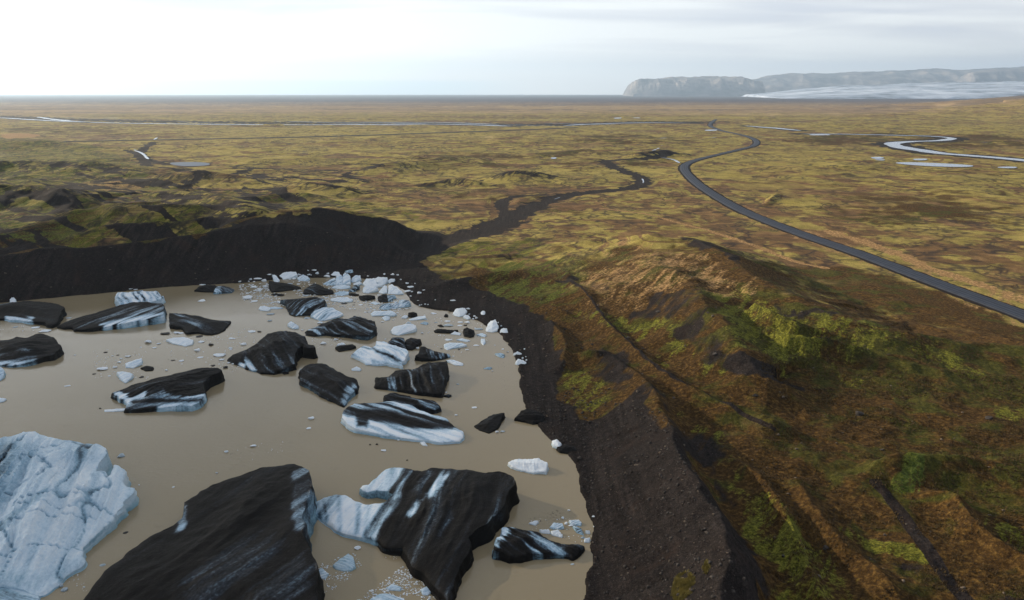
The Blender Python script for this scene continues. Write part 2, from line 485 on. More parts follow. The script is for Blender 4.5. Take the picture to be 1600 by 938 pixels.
def mat_new(name):
    m = bpy.data.materials.new(name)
    m.use_nodes = True
    return m, NT(m.node_tree)
def principled(t, base, rough=0.9, bump=None, bstr=0.5, bdist=0.1, spec=0.3, **kw):
    ins = {'Base Color': base, 'Roughness': rough, 'Specular IOR Level': spec}
    if bump is not None:
        ins['Normal'] = t.n('ShaderNodeBump', {'Height': bump, 'Strength': bstr, 'Distance': bdist}).outputs[0]
    ins.update(kw)
    p = t.n('ShaderNodeBsdfPrincipled', ins)
    t.n('ShaderNodeOutputMaterial', {0: p.outputs[0]})
    return p
CLX, CLY, CLRX, CLRY = -1236, -60, 1300, 440     # where the added cloud's shade falls and how far it reaches
# ------------------------------------------------------------------ ground material
def ground_material():
    m, t = mat_new('ground')
    pos = t.n('ShaderNodeNewGeometry').outputs['Position']
    a = t.n('ShaderNodeSeparateColor', {0: t.n('ShaderNodeAttribute', attribute_name='cover').outputs[0]})
    b = t.n('ShaderNodeSeparateColor', {0: t.n('ShaderNodeAttribute', attribute_name='tint').outputs[0]})
    gravel, moss, gold = a.outputs[0], a.outputs[1], a.outputs[2]
    plain, far, green = b.outputs[0], b.outputs[1], b.outputs[2]
    big = t.noise(pos, 0.018, 5, 0.55, 0.8)
    mid = t.noise(pos, 0.11, 6, 0.62, 0.6)
    fin = t.noise(pos, 1.3, 5, 0.65)
    tuf = t.noise(pos, 3.2, 3, 0.7)
    grit = t.noise(pos, 7.0, 3, 0.7)
    vor = t.n('ShaderNodeTexVoronoi', {'Vector': pos, 'Scale': 2.4, 'Randomness': 1.0})
    # brown heath
    heath = t.ramp(fin, [(0.25, (0.012, 0.007, 0.004)), (0.5, (0.060, 0.034, 0.011)), (0.68, (0.145, 0.085, 0.024)), (0.85, (0.26, 0.17, 0.05))])
    hg = t.ramp(fin, [(0.25, (0.018, 0.020, 0.006)), (0.55, (0.060, 0.058, 0.012)), (0.85, (0.13, 0.12, 0.03))])
    heath = t.mix(t.smooth(t.math('ADD', mid, t.math('MULTIPLY', t.math('SUBTRACT', big, 0.5), 0.8)), 0.47, 0.62), heath, hg)
    # yellow-green moss with lumps
    ms = t.ramp(t.math('ADD', t.math('MULTIPLY', fin, 0.55), t.math('MULTIPLY', tuf, 0.45)),
                [(0.28, (0.022, 0.024, 0.006)), (0.46, (0.085, 0.088, 0.014)), (0.62, (0.19, 0.185, 0.028)), (0.8, (0.30, 0.27, 0.07))])
    mg = t.ramp(fin, [(0.28, (0.015, 0.024, 0.006)), (0.5, (0.055, 0.080, 0.016)), (0.75, (0.13, 0.15, 0.032))])
    ms = t.mix(green, ms, mg)
    # plain: pale moss carpet cut by dark runnels and brown hollows
    wp = t.n('ShaderNodeVectorMath', {0: pos, 1: t.n('ShaderNodeVectorMath', {0: t.n('ShaderNodeTexNoise', {'Vector': pos, 'Scale': 0.02, 'Detail': 3.0}).outputs[1], 'Scale': 34.0}, operation='SCALE').outputs[0]}, operation='ADD').outputs[0]
    pm = t.ramp(t.math('ADD', t.math('MULTIPLY', mid, 0.6), t.math('MULTIPLY', fin, 0.4)),
                [(0.3, (0.105, 0.090, 0.026)), (0.46, (0.235, 0.193, 0.052)), (0.6, (0.36, 0.29, 0.085)), (0.8, (0.48, 0.38, 0.14))])
    pb = t.ramp(mid, [(0.3, (0.055, 0.034, 0.024)), (0.55, (0.15, 0.085, 0.042)), (0.8, (0.29, 0.18, 0.085))])
    l1 = t.noise(wp, 0.020, 4, 0.6)
    l2 = t.noise(t.mapping(wp, (1, 0.6, 1), loc=(77, 13, 0)), 0.045, 4, 0.6)
    l3 = t.noise(t.mapping(wp, (1, 0.8, 1), loc=(7, 53, 0)), 0.0065, 5, 0.62)
    def thin(v, w): return t.math('SUBTRACT', 1.0, t.smooth(t.math('ABSOLUTE', t.math('SUBTRACT', v, 0.5)), 0.0, w))
    ln = t.math('MAXIMUM', t.math('MULTIPLY', thin(l1, 0.022), 0.9), t.math('MAXIMUM', t.math('MULTIPLY', thin(l2, 0.030), t.smooth(big, 0.45, 0.6)), t.math('MULTIPLY', thin(l3, 0.012), 0.95)))
    patch = t.math('ADD', t.math('MULTIPLY', l3, 0.65), t.math('MULTIPLY', l2, 0.35))
    pl = t.mix(t.math('MULTIPLY', t.smooth(patch, 0.49, 0.62), 0.55), pm, pb)
    pl = t.mix(t.math('MULTIPLY', t.smooth(t.math('SUBTRACT', 1.0, patch), 0.56, 0.66), 0.40), pl, (0.040, 0.034, 0.034))
    bnd = t.noise(t.mapping(pos, (0.0011, 0.0036, 1), rot=(0, 0, 0.2)), 1.0, 7, 0.62, 1.0)
    pl = t.mix(t.math('MULTIPLY', t.smooth(t.math('ADD', bnd, t.math('MULTIPLY', t.math('SUBTRACT', l2, 0.5), 0.5)), 0.505, 0.60), 0.9), pl, pb)
    pl = t.mix(t.math('MULTIPLY', t.smooth(t.math('SUBTRACT', 1.0, bnd), 0.56, 0.68), 0.55), pl, (0.38, 0.31, 0.10))
    pl = t.mix(t.math('MULTIPLY', ln, 0.85), pl, (0.032, 0.026, 0.024))
    # far outwash: brown to slate streaks
    fs = t.noise(t.mapping(pos, (0.0004, 0.0012, 1)), 1.0, 6, 0.6, 0.5)
    fs2 = t.noise(t.mapping(pos, (0.0022, 0.0042, 1)), 1.0, 5, 0.65, 0.3)
    fsx = t.math('ADD', t.math('MULTIPLY', fs, 0.6), t.math('MULTIPLY', fs2, 0.4))
    fc = t.ramp(fsx, [(0.36, (0.06, 0.046, 0.050)), (0.45, (0.15, 0.105, 0.072)), (0.53, (0.26, 0.185, 0.10)), (0.66, (0.36, 0.28, 0.12))])
    fd = t.ramp(fsx, [(0.36, (0.026, 0.026, 0.040)), (0.52, (0.060, 0.050, 0.062)), (0.66, (0.13, 0.10, 0.085))])
    fr = t.math('DIVIDE', t.n('ShaderNodeSeparateXYZ', {0: pos}).outputs[1], 1000.0)
    fc = t.mix(t.smooth(fr, 3.6, 7.5), fc, fd)
    # gravel
    gr = t.ramp(t.math('ADD', t.math('MULTIPLY', grit, 0.5), t.math('MULTIPLY', fin, 0.5)),
                [(0.3, (0.006, 0.0055, 0.006)), (0.5, (0.020, 0.0165, 0.0155)), (0.68, (0.044, 0.036, 0.031)), (0.85, (0.095, 0.078, 0.064))])
    gr = t.mix(t.smooth(mid, 0.5, 0.75), gr, (0.030, 0.021, 0.017))
    stone = t.math('MULTIPLY', t.math('SUBTRACT', 1.0, t.smooth(vor.outputs[0], 0.10, 0.17)), t.smooth(t.n('ShaderNodeSeparateColor', {0: vor.outputs[1]}).outputs[0], 0.72, 0.8))
    gs = t.noise(t.mapping(pos, (0.62, 0.04, 0.14)), 1.0, 5, 0.68, 0.35)
    gr = t.mix(1.0, gr, t.mix(t.smooth(t.noise(pos, 0.05, 3, 0.6), 0.36, 0.62), (0.95, 0.95, 0.95), t.ramp(gs, [(0.36, 0.55), (0.5, 0.92), (0.62, 1.55)])), 'MULTIPLY')
    gr = t.mix(stone, gr, (0.12, 0.10, 0.085))
    # straw
    gl = t.ramp(fin, [(0.25, (0.07, 0.040, 0.015)), (0.5, (0.27, 0.165, 0.07)), (0.72, (0.58, 0.38, 0.19))])
    c = t.mix(t.smooth(t.math('ADD', plain, t.math('ADD', t.math('MULTIPLY', t.math('SUBTRACT', mid, 0.5), 0.6), t.math('MULTIPLY', t.math('SUBTRACT', t.math('ADD', l2, l1), 1.0), 1.3))), 0.32, 0.68), heath, pl)
    c = t.mix(t.smooth(t.math('ADD', far, t.math('MULTIPLY', t.math('SUBTRACT', fsx, 0.5), 3.0)), 0.35, 0.65), c, fc)
    sp = t.n('ShaderNodeSeparateXYZ', {0: pos})
    su = t.math('SUBTRACT', t.math('MULTIPLY', sp.outputs[0], 0.30), t.math('MULTIPLY', sp.outputs[1], 0.185))
    sv = t.math('ADD', t.math('MULTIPLY', sp.outputs[0], 0.026), t.math('MULTIPLY', sp.outputs[1], 0.042))
    strk = t.noise(t.n('ShaderNodeCombineXYZ', {0: su, 1: sv, 2: 0.0}).outputs[0], 1.0, 5, 0.65, 0.7)
    ed = t.math('MULTIPLY', t.math('SUBTRACT', t.math('ADD', t.math('MULTIPLY', mid, 0.32), t.math('ADD', t.math('MULTIPLY', strk, 0.48), t.math('MULTIPLY', fin, 0.20))), 0.5), 3.0)
    c = t.mix(t.smooth(t.math('ADD', moss, ed), 0.40, 0.62), c, ms)
    c = t.mix(t.math('MULTIPLY', t.math('MULTIPLY', t.math('MAXIMUM', thin(l2, 0.05), thin(l1, 0.03)), plain), t.math('MULTIPLY', moss, 1.1)), c, (0.022, 0.020, 0.016))
    c = t.mix(t.smooth(t.math('ADD', gold, ed), 0.40, 0.80), c, gl)
    c = t.mix(t.smooth(t.math('ADD', gravel, t.math('MULTIPLY', ed, 0.6)), 0.40, 0.60), c, gr)
    tu = t.ramp(t.math('ADD', t.math('MULTIPLY', tuf, 0.6), t.math('MULTIPLY', grit, 0.4)), [(0.36, 0.55), (0.5, 1.0), (0.62, 1.4)])
    c = t.mix(1.0, c, tu, 'MULTIPLY')
    hgt = t.math('ADD', t.math('MULTIPLY', fin, 0.55), t.math('ADD', t.math('MULTIPLY', tuf, 0.3), t.math('MULTIPLY', grit, 0.12)))
    principled(t, c, 0.95, hgt, 0.8, 0.8, 0.06)
    return m

MG = ground_material()

# ------------------------------------------------------------------ ground mesh: polar sheet, finer near
def build_ground():
    rr = np.concatenate([np.linspace(4, 70, 34)[:-1], 70 * np.exp(np.linspace(0, math.log(900 / 70.), 820))[:-1],
                         900 * np.exp(np.linspace(0, math.log(35000 / 900.), 330))])
    aa = np.concatenate([np.linspace(-180, -42, 90)[:-1], np.linspace(-42, 42, 860)[:-1], np.linspace(42, 180, 90)[:-1]])
    na, nr = len(aa), len(rr)
    A, RR = np.meshgrid(np.radians(aa), rr)
    X, Y = (np.sin(A) * RR).ravel(), (np.cos(A) * RR).ravel()
    z, ds = height(X, Y, True)
    N = len(X)
    V = np.stack([X, Y, z], 1)
    V = np.vstack([V, [[0, 0, z[0]]]])
    idx = np.arange(nr * na).reshape(nr, na)
    i0, i1 = idx[:-1], idx[1:]
    F = np.stack([i0.ravel(), np.roll(i0, -1, 1).ravel(), np.roll(i1, -1, 1).ravel(), i1.ravel()], 1)
    F = F[:, ::-1]
    # ---- covers
    r = np.hypot(X, Y)
    gravel, moss, gold, plain, green = (np.zeros(N) for _ in range(5))
    n6 = fbm(X / 6, Y / 6, 201, 4)
    n20 = fbm(X / 20, Y / 20, 202, 4)
    wpx = 5.0 * fbm(X / 13, Y / 13, 203, 4)
    wpy = 9.0 * fbm(X / 13, Y / 13, 204, 4)
    def paint(arr, pts, val=1.0, soft=3.0, jit=3.0, world=False):
        P = smooth_poly(pts if world else hits(pts), 1)
        i = near(X, Y, P, soft + jit)
        if len(i):
            d = poly_sdf(X[i] + wpx[i] * min(jit, 6) / 4, Y[i] + wpy[i] * min(jit, 6) / 4, P) + jit * n6[i] * 0.5 + jit * n20[i] * 0.5
            m = sstep(soft, -soft, d)
            arr[i] = arr[i] * (1 - m) + val * m
    def stroke(arr, P, w, val=1.0, soft=1.0, jit=0.5):
        i = near(X, Y, P, w + soft + jit)
        if len(i):
            d = line_dist(X[i], Y[i], P)[0] + jit * n6[i] * 1.5
            m = sstep(w + soft, w - soft * .5, d)
            arr[i] = np.maximum(arr[i] * (1 - m) + val * m, 0)
    # the open plain beyond the hills
    plain[:] = sstep(225, 350, Y + 0.25 * X + 25 * n20) * 1.0
    paint(plain, [(640, 372), (700, 350), (720, 330), (500, 322), (400, 330), (100, 320), (-200, 400), (-300, 200), (900, 170), (1900, 200), (1900, 480), (1600, 520), (1500, 462), (1350, 415), (1200, 392), (1060, 360), (980, 362), (880, 358), (830, 385), (760, 390), (700, 392)], 1, 24, 22)
    paint(plain, [(1090, 375), (1160, 400), (1260, 412), (1350, 425), (1450, 455), (1600, 510), (1700, 560), (1700, 640), (1500, 560), (1300, 500), (1180, 440)], 0.25, 6, 8)
    for q in ([(1240, 302), (1400, 292), (1640, 312), (1640, 352), (1450, 362), (1300, 332)], [(1150, 224), (1640, 238), (1640, 214), (1300, 206)], [(1200, 262), (1420, 270), (1640, 285), (1640, 272), (1400, 262)],
              [(850, 252), (1050, 246), (1062, 262), (980, 262), (900, 282)], [(560, 286), (760, 292), (900, 322), (860, 330), (700, 318)], [(620, 246), (800, 238), (960, 232), (900, 250), (700, 262)],
              [(0, 196), (160, 197), (240, 204), (200, 214), (0, 208)], [(880, 206), (1100, 212), (1100, 226), (900, 226)]):
        paint(plain, q, 0.46, 45, 60)
    # moss
    paint(moss, [(1090, 450), (1150, 455), (1250, 478), (1350, 503), (1450, 533), (1560, 565), (1640, 590), (1500, 572), (1350, 560), (1345, 582), (1262, 590), (1240, 600), (1200, 560), (1150, 520), (1110, 482)], 0.52, 3, 6)
    paint(moss, [(1120, 722), (1180, 738), (1240, 790), (1270, 830), (1330, 900), (1350, 950), (1200, 950), (1190, 850), (1150, 790)], 0.52, 2, 3)
    paint(moss, [(1290, 800), (1350, 818), (1440, 842), (1450, 872), (1360, 855), (1300, 830)], 0.6, 2, 3)
    paint(moss, [(1385, 722), (1450, 708), (1470, 740), (1440, 785), (1395, 770)], 0.6, 2, 3)
    paint(green, [(1385, 722), (1450, 708), (1470, 740), (1440, 785), (1395, 770)], 1.0, 3, 3)
    paint(moss, [(1520, 640), (1560, 628), (1640, 632), (1640, 655), (1570, 655)], 0.6, 2, 3)
    paint(moss, [(1480, 810), (1560, 800), (1640, 830), (1640, 880), (1540, 865)], 0.5, 2, 3)
    paint(moss, [(1080, 640), (1050, 640), (1075, 700), (1120, 730), (1180, 735), (1150, 690)], 0.42, 2, 3)
    paint(moss, [(740, 430), (830, 400), (930, 395), (900, 430), (890, 470), (840, 478), (780, 460)], 0.52, 5, 8)
    paint(moss, [(880, 470), (950, 490), (1060, 560), (1150, 620), (1060, 590), (980, 540), (900, 520)], 0.46, 3, 6)
    paint(moss, [(1000, 500), (1130, 530), (1180, 590), (1120, 600), (1040, 560)], 0.5, 3, 6)
    paint(moss, [(875, 575), (940, 575), (950, 640), (905, 660), (880, 630)], 0.5, 2, 3)
    paint(moss, [(690, 388), (760, 380), (860, 362), (870, 390), (760, 415), (700, 410)], 0.52, 5, 6)
    paint(green, [(740, 430), (830, 400), (930, 395), (900, 430), (890, 470), (840, 478), (780, 460)], 0.5, 6, 8)
    # left ground behind the wall
    paint(moss, [(-200, 420), (15, 396), (150, 382), (280, 369), (350, 357), (420, 330), (460, 322), (620, 335), (700, 360), (640, 325), (420, 300), (240, 290), (-200, 300)], 0.52, 5, 6)
    paint(green, [(-300, 430), (15, 396), (150, 350), (260, 300), (300, 262), (200, 235), (60, 208), (-300, 200)], 0.5, 14, 16)
    paint(moss, [(-300, 330), (150, 330), (300, 290), (240, 262), (200, 240), (60, 212), (-300, 205)], 0.52, 14, 16)
    # gold straw
    paint(gold, [(925, 432), (985, 402), (1060, 396), (1130, 412), (1085, 446), (1000, 482), (955, 472), (915, 450)], 0.90, 6, 8)
    paint(gold, [(850, 400), (900, 380), (1040, 375), (1150, 415), (1200, 455), (1110, 460), (1010, 500), (960, 490), (900, 460)], 0.50, 8, 8)
    paint(gold, [(860, 392), (960, 372), (1060, 385), (990, 402), (900, 425)], 0.36, 5, 8)
    paint(gold, [(0, 208), (60, 209), (64, 214), (30, 217), (0, 217)], 0.9, 4, 4)
    stroke(gold, L0([(940, 326), (1000, 335), (1060, 348), (1130, 368), (1180, 385), (1215, 398), (1250, 410), (1290, 419)]), 1.3, 0.95, 1.0, 0.3)
    stroke(gold, L0([(1290, 360), (1345, 376), (1400, 394), (1450, 420), (1500, 434), (1560, 455), (1660, 492)]), 3.0, 0.85, 3, 2)
    stroke(gold, ROAD, 8.0, 0.5, 3, 2.0)
    paint(gold, [(640, 200), (900, 200), (900, 226), (700, 230), (560, 224)], 0.30, 40, 60)
    paint(gold, [(110, 282), (220, 276), (240, 290), (120, 298)], 0.55, 8, 8)
    # gravel: wall, lake rim, near moraine, stream
    paint(gravel, [(-250, 445), (15, 398.5), (60, 389), (150, 385), (200, 382), (280, 372), (350, 362), (395, 345), (420, 338), (450, 331), (500, 328), (550, 331), (600, 341), (650, 356), (700, 368), (750, 362), (780, 345), (800, 350), (760, 368),
                   (710, 382), (680, 398), (655, 412), (690, 432), (750, 452), (800, 468), (850, 490), (880, 520), (868, 560), (872, 600), (880, 640), (905, 668), (960, 645), (1000, 600), (1013, 597), (1040, 650), (1063, 712), (1110, 775), (1165, 840), (1195, 900), (1200, 950)]
          , 1.0, 2.0, 3.0)
    i = np.nonzero((ds < 4) | ((Y < 110) & (X < 30) & (X > -60)))[0]
    gravel[i] = 1
    stroke(gravel, STREAM[:14], 9, 1.0, 4, 5)
    stroke(gravel, STREAM[12:28], 7.5, 1.0, 4, 5)
    stroke(gravel, STREAM[26:], 6, 1.0, 4, 4)
    stroke(gravel, STREAM2, 3.5, 0.9, 3, 2.0)
    paint(gravel, [(1080, 448), (1097, 472), (1133, 512), (1175, 575), (1240, 603), (1200, 622), (1130, 598), (1090, 560), (1010, 510), (950, 500), (1040, 466)], 0.52, 2, 5)
    paint(gravel, [(1155, 545), (1175, 560), (1215, 585), (1250, 606), (1225, 620), (1140, 585)], 0.9, 1.5, 2)
    for el in [[(1235, 525), (1290, 522), (1340, 545), (1335, 560), (1290, 552), (1250, 540)], [(1190, 490), (1230, 500), (1250, 520), (1225, 515)], [(1247, 755), (1272, 769), (1290, 795), (1308, 827), (1272, 830), (1254, 787)],
               [(1525, 885), (1640, 880), (1640, 960), (1550, 945), (1512, 905)], [(1490, 782), (1512, 810), (1548, 840), (1530, 852), (1500, 825)], [(1180, 470), (1270, 478), (1330, 498), (1240, 490)],
               [(1048, 372), (1085, 368), (1120, 384), (1165, 415), (1120, 405), (1085, 380)], [(850, 430), (880, 425), (905, 445), (880, 442)], [(1330, 850), (1390, 860), (1380, 885), (1330, 870)],
               [(900, 540), (960, 555), (1010, 590), (960, 600), (905, 570)], [(1040, 590), (1060, 640), (1100, 700), (1160, 745), (1180, 800), (1150, 800), (1080, 720), (1040, 650)]]:
        paint(gravel, el, 0.62, 4, 6)
    for a in RIDGES[2:5]:
        stroke(gravel, a[0], 5, 0.50, 8, 8)
    for a in RIDGES[5:10]:
        stroke(gravel, a[0], 8, 0.46, 12, 12)
    for a in (RIDGES[12], RIDGES[13], RIDGES[14]):
        stroke(gravel, a[0], 9, 0.56, 10, 10)
    # erosion streaks of bare gravel on the left hills
    k = sstep(-40, -140, X) * sstep(1000, 600, r) * sstep(200, 260, r)
    st = ridged((X * 0.6 + Y) / 17, (X - 0.5 * Y) / 48, 301, 5)
    gravel = np.maximum(gravel, k * sstep(0.56, 0.74, st) * 0.80)
    trail = L0([(868, 430), (895, 436), (915, 460), (930, 475), (945, 500), (975, 525), (1000, 552), (1030, 578), (1060, 597), (1100, 614), (1140, 634), (1210, 664)], 5.5, 1)
    stroke(gravel, trail, 0.35, 0.85, 0.5, 0.2)
    track = smooth_line(hits([(1368, 755), (1385, 770), (1410, 805), (1440, 845), (1470, 890), (1510, 940), (1540, 985)]), 2)
    stroke(gravel, track, 0.9, 1.0, 0.35, 0.25)
    stroke(gravel, ROAD, 5.0, 1.0, 1.5, 0.6)
    stroke(gravel, ROAD2, 5, 1.0, 3, 1)
    stroke(gravel, BED[0], 48, 0.9, 30, 60)
    for P, (a_, b_) in zip(RIVER, RIVW):
        stroke(gravel, P, max(a_, b_) * .8 + 4, 0.9, 8, 8)
    for pts in ([(240, 222), (215, 240), (235, 252), (262, 256)], [(200, 236), (215, 240), (225, 250), (232, 262)], [(945, 250), (980, 252), (1040, 246), (1060, 240)]):
        stroke(gravel, L0(pts), 5, 0.9, 4, 4)
    far = sstep(1700, 3800, r + 300 * n20)
    cov = np.stack([gravel, moss, gold, np.ones(N)], 1)
    tin = np.stack([plain, far, green, np.ones(N)], 1)
    cov = np.vstack([cov, [[1, 0, 0, 1]]])
    tin = np.vstack([tin, [[0, 0, 0, 1]]])
    cap = [(nr * 0 + (j + 1) % na, j, nr * na) for j in range(na)]
    Fl = F
    o = mesh_obj('ground', V, Fl, MG, attrs={'cover': cov, 'tint': tin})
    me = o.data
    setp(o, kind='structure')
    return o
build_ground()
print('ground', round(time.time() - T0, 1))

# ------------------------------------------------------------------ lake and rivers
def water_material(name, base, rough, bs, bd, sc, spec=0.5):
    m, t = mat_new(name)
    pos = t.n('ShaderNodeNewGeometry').outputs['Position']
    big = t.noise(pos, 0.012, 3, 0.5, 0.8)
    med = t.noise(pos, 0.25, 3, 0.6, 1.2)
    c = t.mix(t.smooth(big, 0.35, 0.7), base, tuple(v * 1.10 for v in base))
    c = t.mix(t.math('MULTIPLY', t.smooth(med, 0.60, 0.78), 0.35), c, tuple(v * 0.78 for v in base))
    hh = t.math('ADD', t.noise(t.mapping(pos, (1, 1.6, 1)), sc, 3, 0.6), t.math('MULTIPLY', t.noise(pos, sc * 5, 2, 0.6), 0.25))
    amp = t.math('ADD', 0.35, t.math('MULTIPLY', t.smooth(t.noise(t.mapping(pos, (0.5, 1.6, 1)), 0.025, 3, 0.5, 1.0), 0.42, 0.6), 0.65))
    nb = t.n('ShaderNodeBump', {'Height': hh, 'Strength': t.math('MULTIPLY', amp, bs), 'Distance': bd}).outputs[0]
    p = t.n('ShaderNodeBsdfPrincipled', {'Base Color': c, 'Roughness': rough, 'IOR': 1.33, 'Specular IOR Level': spec, 'Normal': nb})
    t.n('ShaderNodeOutputMaterial', {0: p.outputs[0]})
    return m
MW = water_material('muddy_water', (0.262, 0.216, 0.134), 0.10, 0.5, 0.10, 0.9)
MR = water_material('river_water', (0.20, 0.25, 0.34), 0.2, 0.4, 0.1, 0.3, 0.35)
MP = water_material('pond_water', (0.02, 0.03, 0.055), 0.3, 0.1, 0.05, 0.3, 0.08)
lk = mesh_obj('lake_water', [(-430, -130, 0), (60, -130, 0), (60, 300, 0), (-430, 300, 0)], [(0, 1, 2, 3)], MW)
setp(lk, kind='structure')

def ribbon(name, P, w, z, mat, jit=0.0, kind='structure', skirt=0.0, seed=1):
    """strip along P, w = (start, end) width in metres"""
    P = np.asarray(P)
    seg = np.hypot(*np.diff(P, axis=0).T)
    s = np.concatenate([[0], np.cumsum(seg)])
    n = max(int(s[-1] / max(4.0, s[-1] / 240)), 8)
    q = np.linspace(0, s[-1], n)
    X, Y = np.interp(q, s, P[:, 0]), np.interp(q, s, P[:, 1])
    tx, ty = np.gradient(X), np.gradient(Y)
    l = np.hypot(tx, ty) + 1e-9
    nx, ny = -ty / l, tx / l
    ww = np.linspace(w[0], w[1], n) * 0.5
    a = ww * (1 + jit * fbm(q / 60, q * 0 + seed, 5, 3))
    b = ww * (1 + jit * fbm(q / 60, q * 0 + seed + 9, 6, 3))
    if jit:
        e = np.minimum(np.minimum(q, s[-1] - q) / (w[0] * 3), 1) ** 0.5
        a, b = a * e, b * e
    cols = [(-b - skirt * 1.6, z - skirt), (-b, z), (0 * b, z + (0.12 if skirt else 0)), (a, z), (a + skirt * 1.6, z - skirt)] if skirt else [(-b, z), (a, z)]
    V = np.concatenate([np.stack([X + nx * c, Y + ny * c, np.full(n, 1.0) * zz], 1) for c, zz in cols])
    F = []
    for k in range(len(cols) - 1):
        for i in range(n - 1):
            F.append((k * n + i, k * n + i + 1, (k + 1) * n + i + 1, (k + 1) * n + i)[::-1])
    o = mesh_obj(name, V, F, mat, smooth=False)
    setp(o, kind=kind)
    return o
# asphalt with paler wheel tracks, needs the across-road coordinate: stored as a UV-like attribute
def road_material():
    m, t = mat_new('asphalt')
    pos = t.n('ShaderNodeNewGeometry').outputs['Position']
    ac = t.n('ShaderNodeAttribute', attribute_name='across').outputs[2]
    n = t.noise(pos, 0.35, 4, 0.6)
    f = t.noise(pos, 6.0, 2, 0.6)
    c = t.ramp(t.math('ADD', t.math('MULTIPLY', n, 0.7), t.math('MULTIPLY', f, 0.3)), [(0.3, (0.008, 0.011, 0.018)), (0.7, (0.024, 0.032, 0.050))])
    d1 = t.math('ABSOLUTE', t.math('SUBTRACT', t.math('ABSOLUTE', t.math('SUBTRACT', t.math('ABSOLUTE', ac), 1.75)), 0.8))
    tr = t.math('SUBTRACT', 1.0, t.smooth(d1, 0.1, 0.45))
    c = t.mix(t.math('MULTIPLY', tr, 0.55), c, (0.060, 0.078, 0.115))
    edge = t.math('SUBTRACT', 1.0, t.smooth(t.math('ABSOLUTE', t.math('SUBTRACT', t.math('ABSOLUTE', ac), 3.45)), 0.06, 0.10))
    c = t.mix(t.math('MULTIPLY', edge, 0.12), c, (0.2, 0.2, 0.2))
    sh = t.smooth(t.math('ABSOLUTE', ac), 3.8, 4.2)
    c = t.mix(sh, c, (0.020, 0.020, 0.023))
    principled(t, c, 0.7, f, 0.2, 0.02, 0.15)
    return m
MROAD = road_material()
def road(P, half, z, skirt, name='road'):
    P = np.asarray(P)
    seg = np.hypot(*np.diff(P, axis=0).T)
    s = np.concatenate([[0], np.cumsum(seg)])
    n = int(s[-1] / 5)
    q = np.linspace(0, s[-1], n)
    X, Y = np.interp(q, s, P[:, 0]), np.interp(q, s, P[:, 1])
    tx, ty = np.gradient(X), np.gradient(Y)
    l = np.hypot(tx, ty) + 1e-9
    nx, ny = -ty / l, tx / l
    cols = [(-half - skirt, z - .9), (-half - 0.5, z - .08), (-half, z), (0, z + .09), (half, z), (half + 0.5, z - .08), (half + skirt, z - .9)]
    V = np.concatenate([np.stack([X + nx * c, Y + ny * c, np.full(n, zz)], 1) for c, zz in cols])
    A = np.concatenate([np.full(n, c) for c, zz in cols])
    F = [(k * n + i, (k + 1) * n + i, (k + 1) * n + i + 1, k * n + i + 1) for k in range(len(cols) - 1) for i in range(n - 1)]
    F = [f[::-1] for f in F] if False else F
    o = mesh_obj(name, V, F, MROAD, smooth=False, attrs={'across': A})
    setp(o, kind='structure')
road(ROAD, 2.9, 1.45, 1.2)
road(ROAD2, 4.0, 1.7, 2.0)
for i, (P, w) in enumerate(zip(RIVER, RIVW)):
    ribbon('river', P, w, 0.62, MR, jit=0.55, seed=i * 3)
ribbon('stream', STREAM[23:25], (0.5, 0.8), 0.74, MR, 0.8)
ribbon('stream', STREAM[38:42], (0.8, 1.6), 0.74, MR, 0.8, seed=19)
# braids in the gravel bed of the big river
for k in range(16):
    x0 = random.uniform(-60, 980)
    base = np.interp(x0, [-100, 0, 60, 120, 250, 450, 650, 850, 1000], [178, 182, 185, 187, 190, 192, 192, 196, 190])
    L_ = random.uniform(40, 160)
    y0 = base + random.uniform(-4, 2.5)
    pts = [(x0 + L_ * f, y0 + np.interp(x0 + L_ * f, [-100, 0, 120, 450, 1000], [0, 0, 1, 1.2, 1.2]) * f * 2 + random.uniform(-.5, .5)) for f in (0, .3, .6, 1)]
    ribbon('river', L0(pts, 0.6), (random.uniform(2, 6), random.uniform(2, 8)), 0.64 + k * 0.004, MR, 0.6, seed=k)
for (pts, w) in (([(210, 236), (222, 240), (232, 250)], 2.5), ([(198, 233), (214, 235)], 3), ([(1108, 217), (1120, 215)], 4), ([(1028, 247), (1052, 250), (1062, 256)], 3), ([(1012, 240), (1030, 232), (1034, 228)], 3),
                 ([(240, 219), (246, 216)], 3), ([(860, 188), (880, 187.6)], 6), ([(1030, 217), (1042, 216.4)], 5), ([(838, 222), (852, 221.4)], 5), ([(1530, 223), (1556, 223.6)], 5)):
    ribbon('stream', L0(pts), (w, w), 1.9, MR, 0.6, seed=int(pts[0][0]))
for k in range(26):     # far glints of water on the outwash
    x0, y0 = random.uniform(0, 1000), random.choice([151, 152, 153.5, 155, 157, 160, 165])
    L_ = random.uniform(5, 26)
    D = CAM_H / math.tan(rad(PITCH) + math.atan((y0 - 469) / FPX))
    ribbon('river', L0([(x0, y0), (x0 + L_ * .5, y0 + random.uniform(-.2, .2)), (x0 + L_, y0 + random.uniform(-.3, .3))], 2.0), (D * .006, D * .004), 4.0, MR, 0.4, seed=k)
for i, P in enumerate(PONDS):
    Q = smooth_poly(P, 2)
    o = mesh_obj('pond', np.column_stack([Q, np.full(len(Q), 1.05)]), [tuple(range(len(Q)))], MP if i == 0 else MR, smooth=False)
    setp(o, kind='structure')

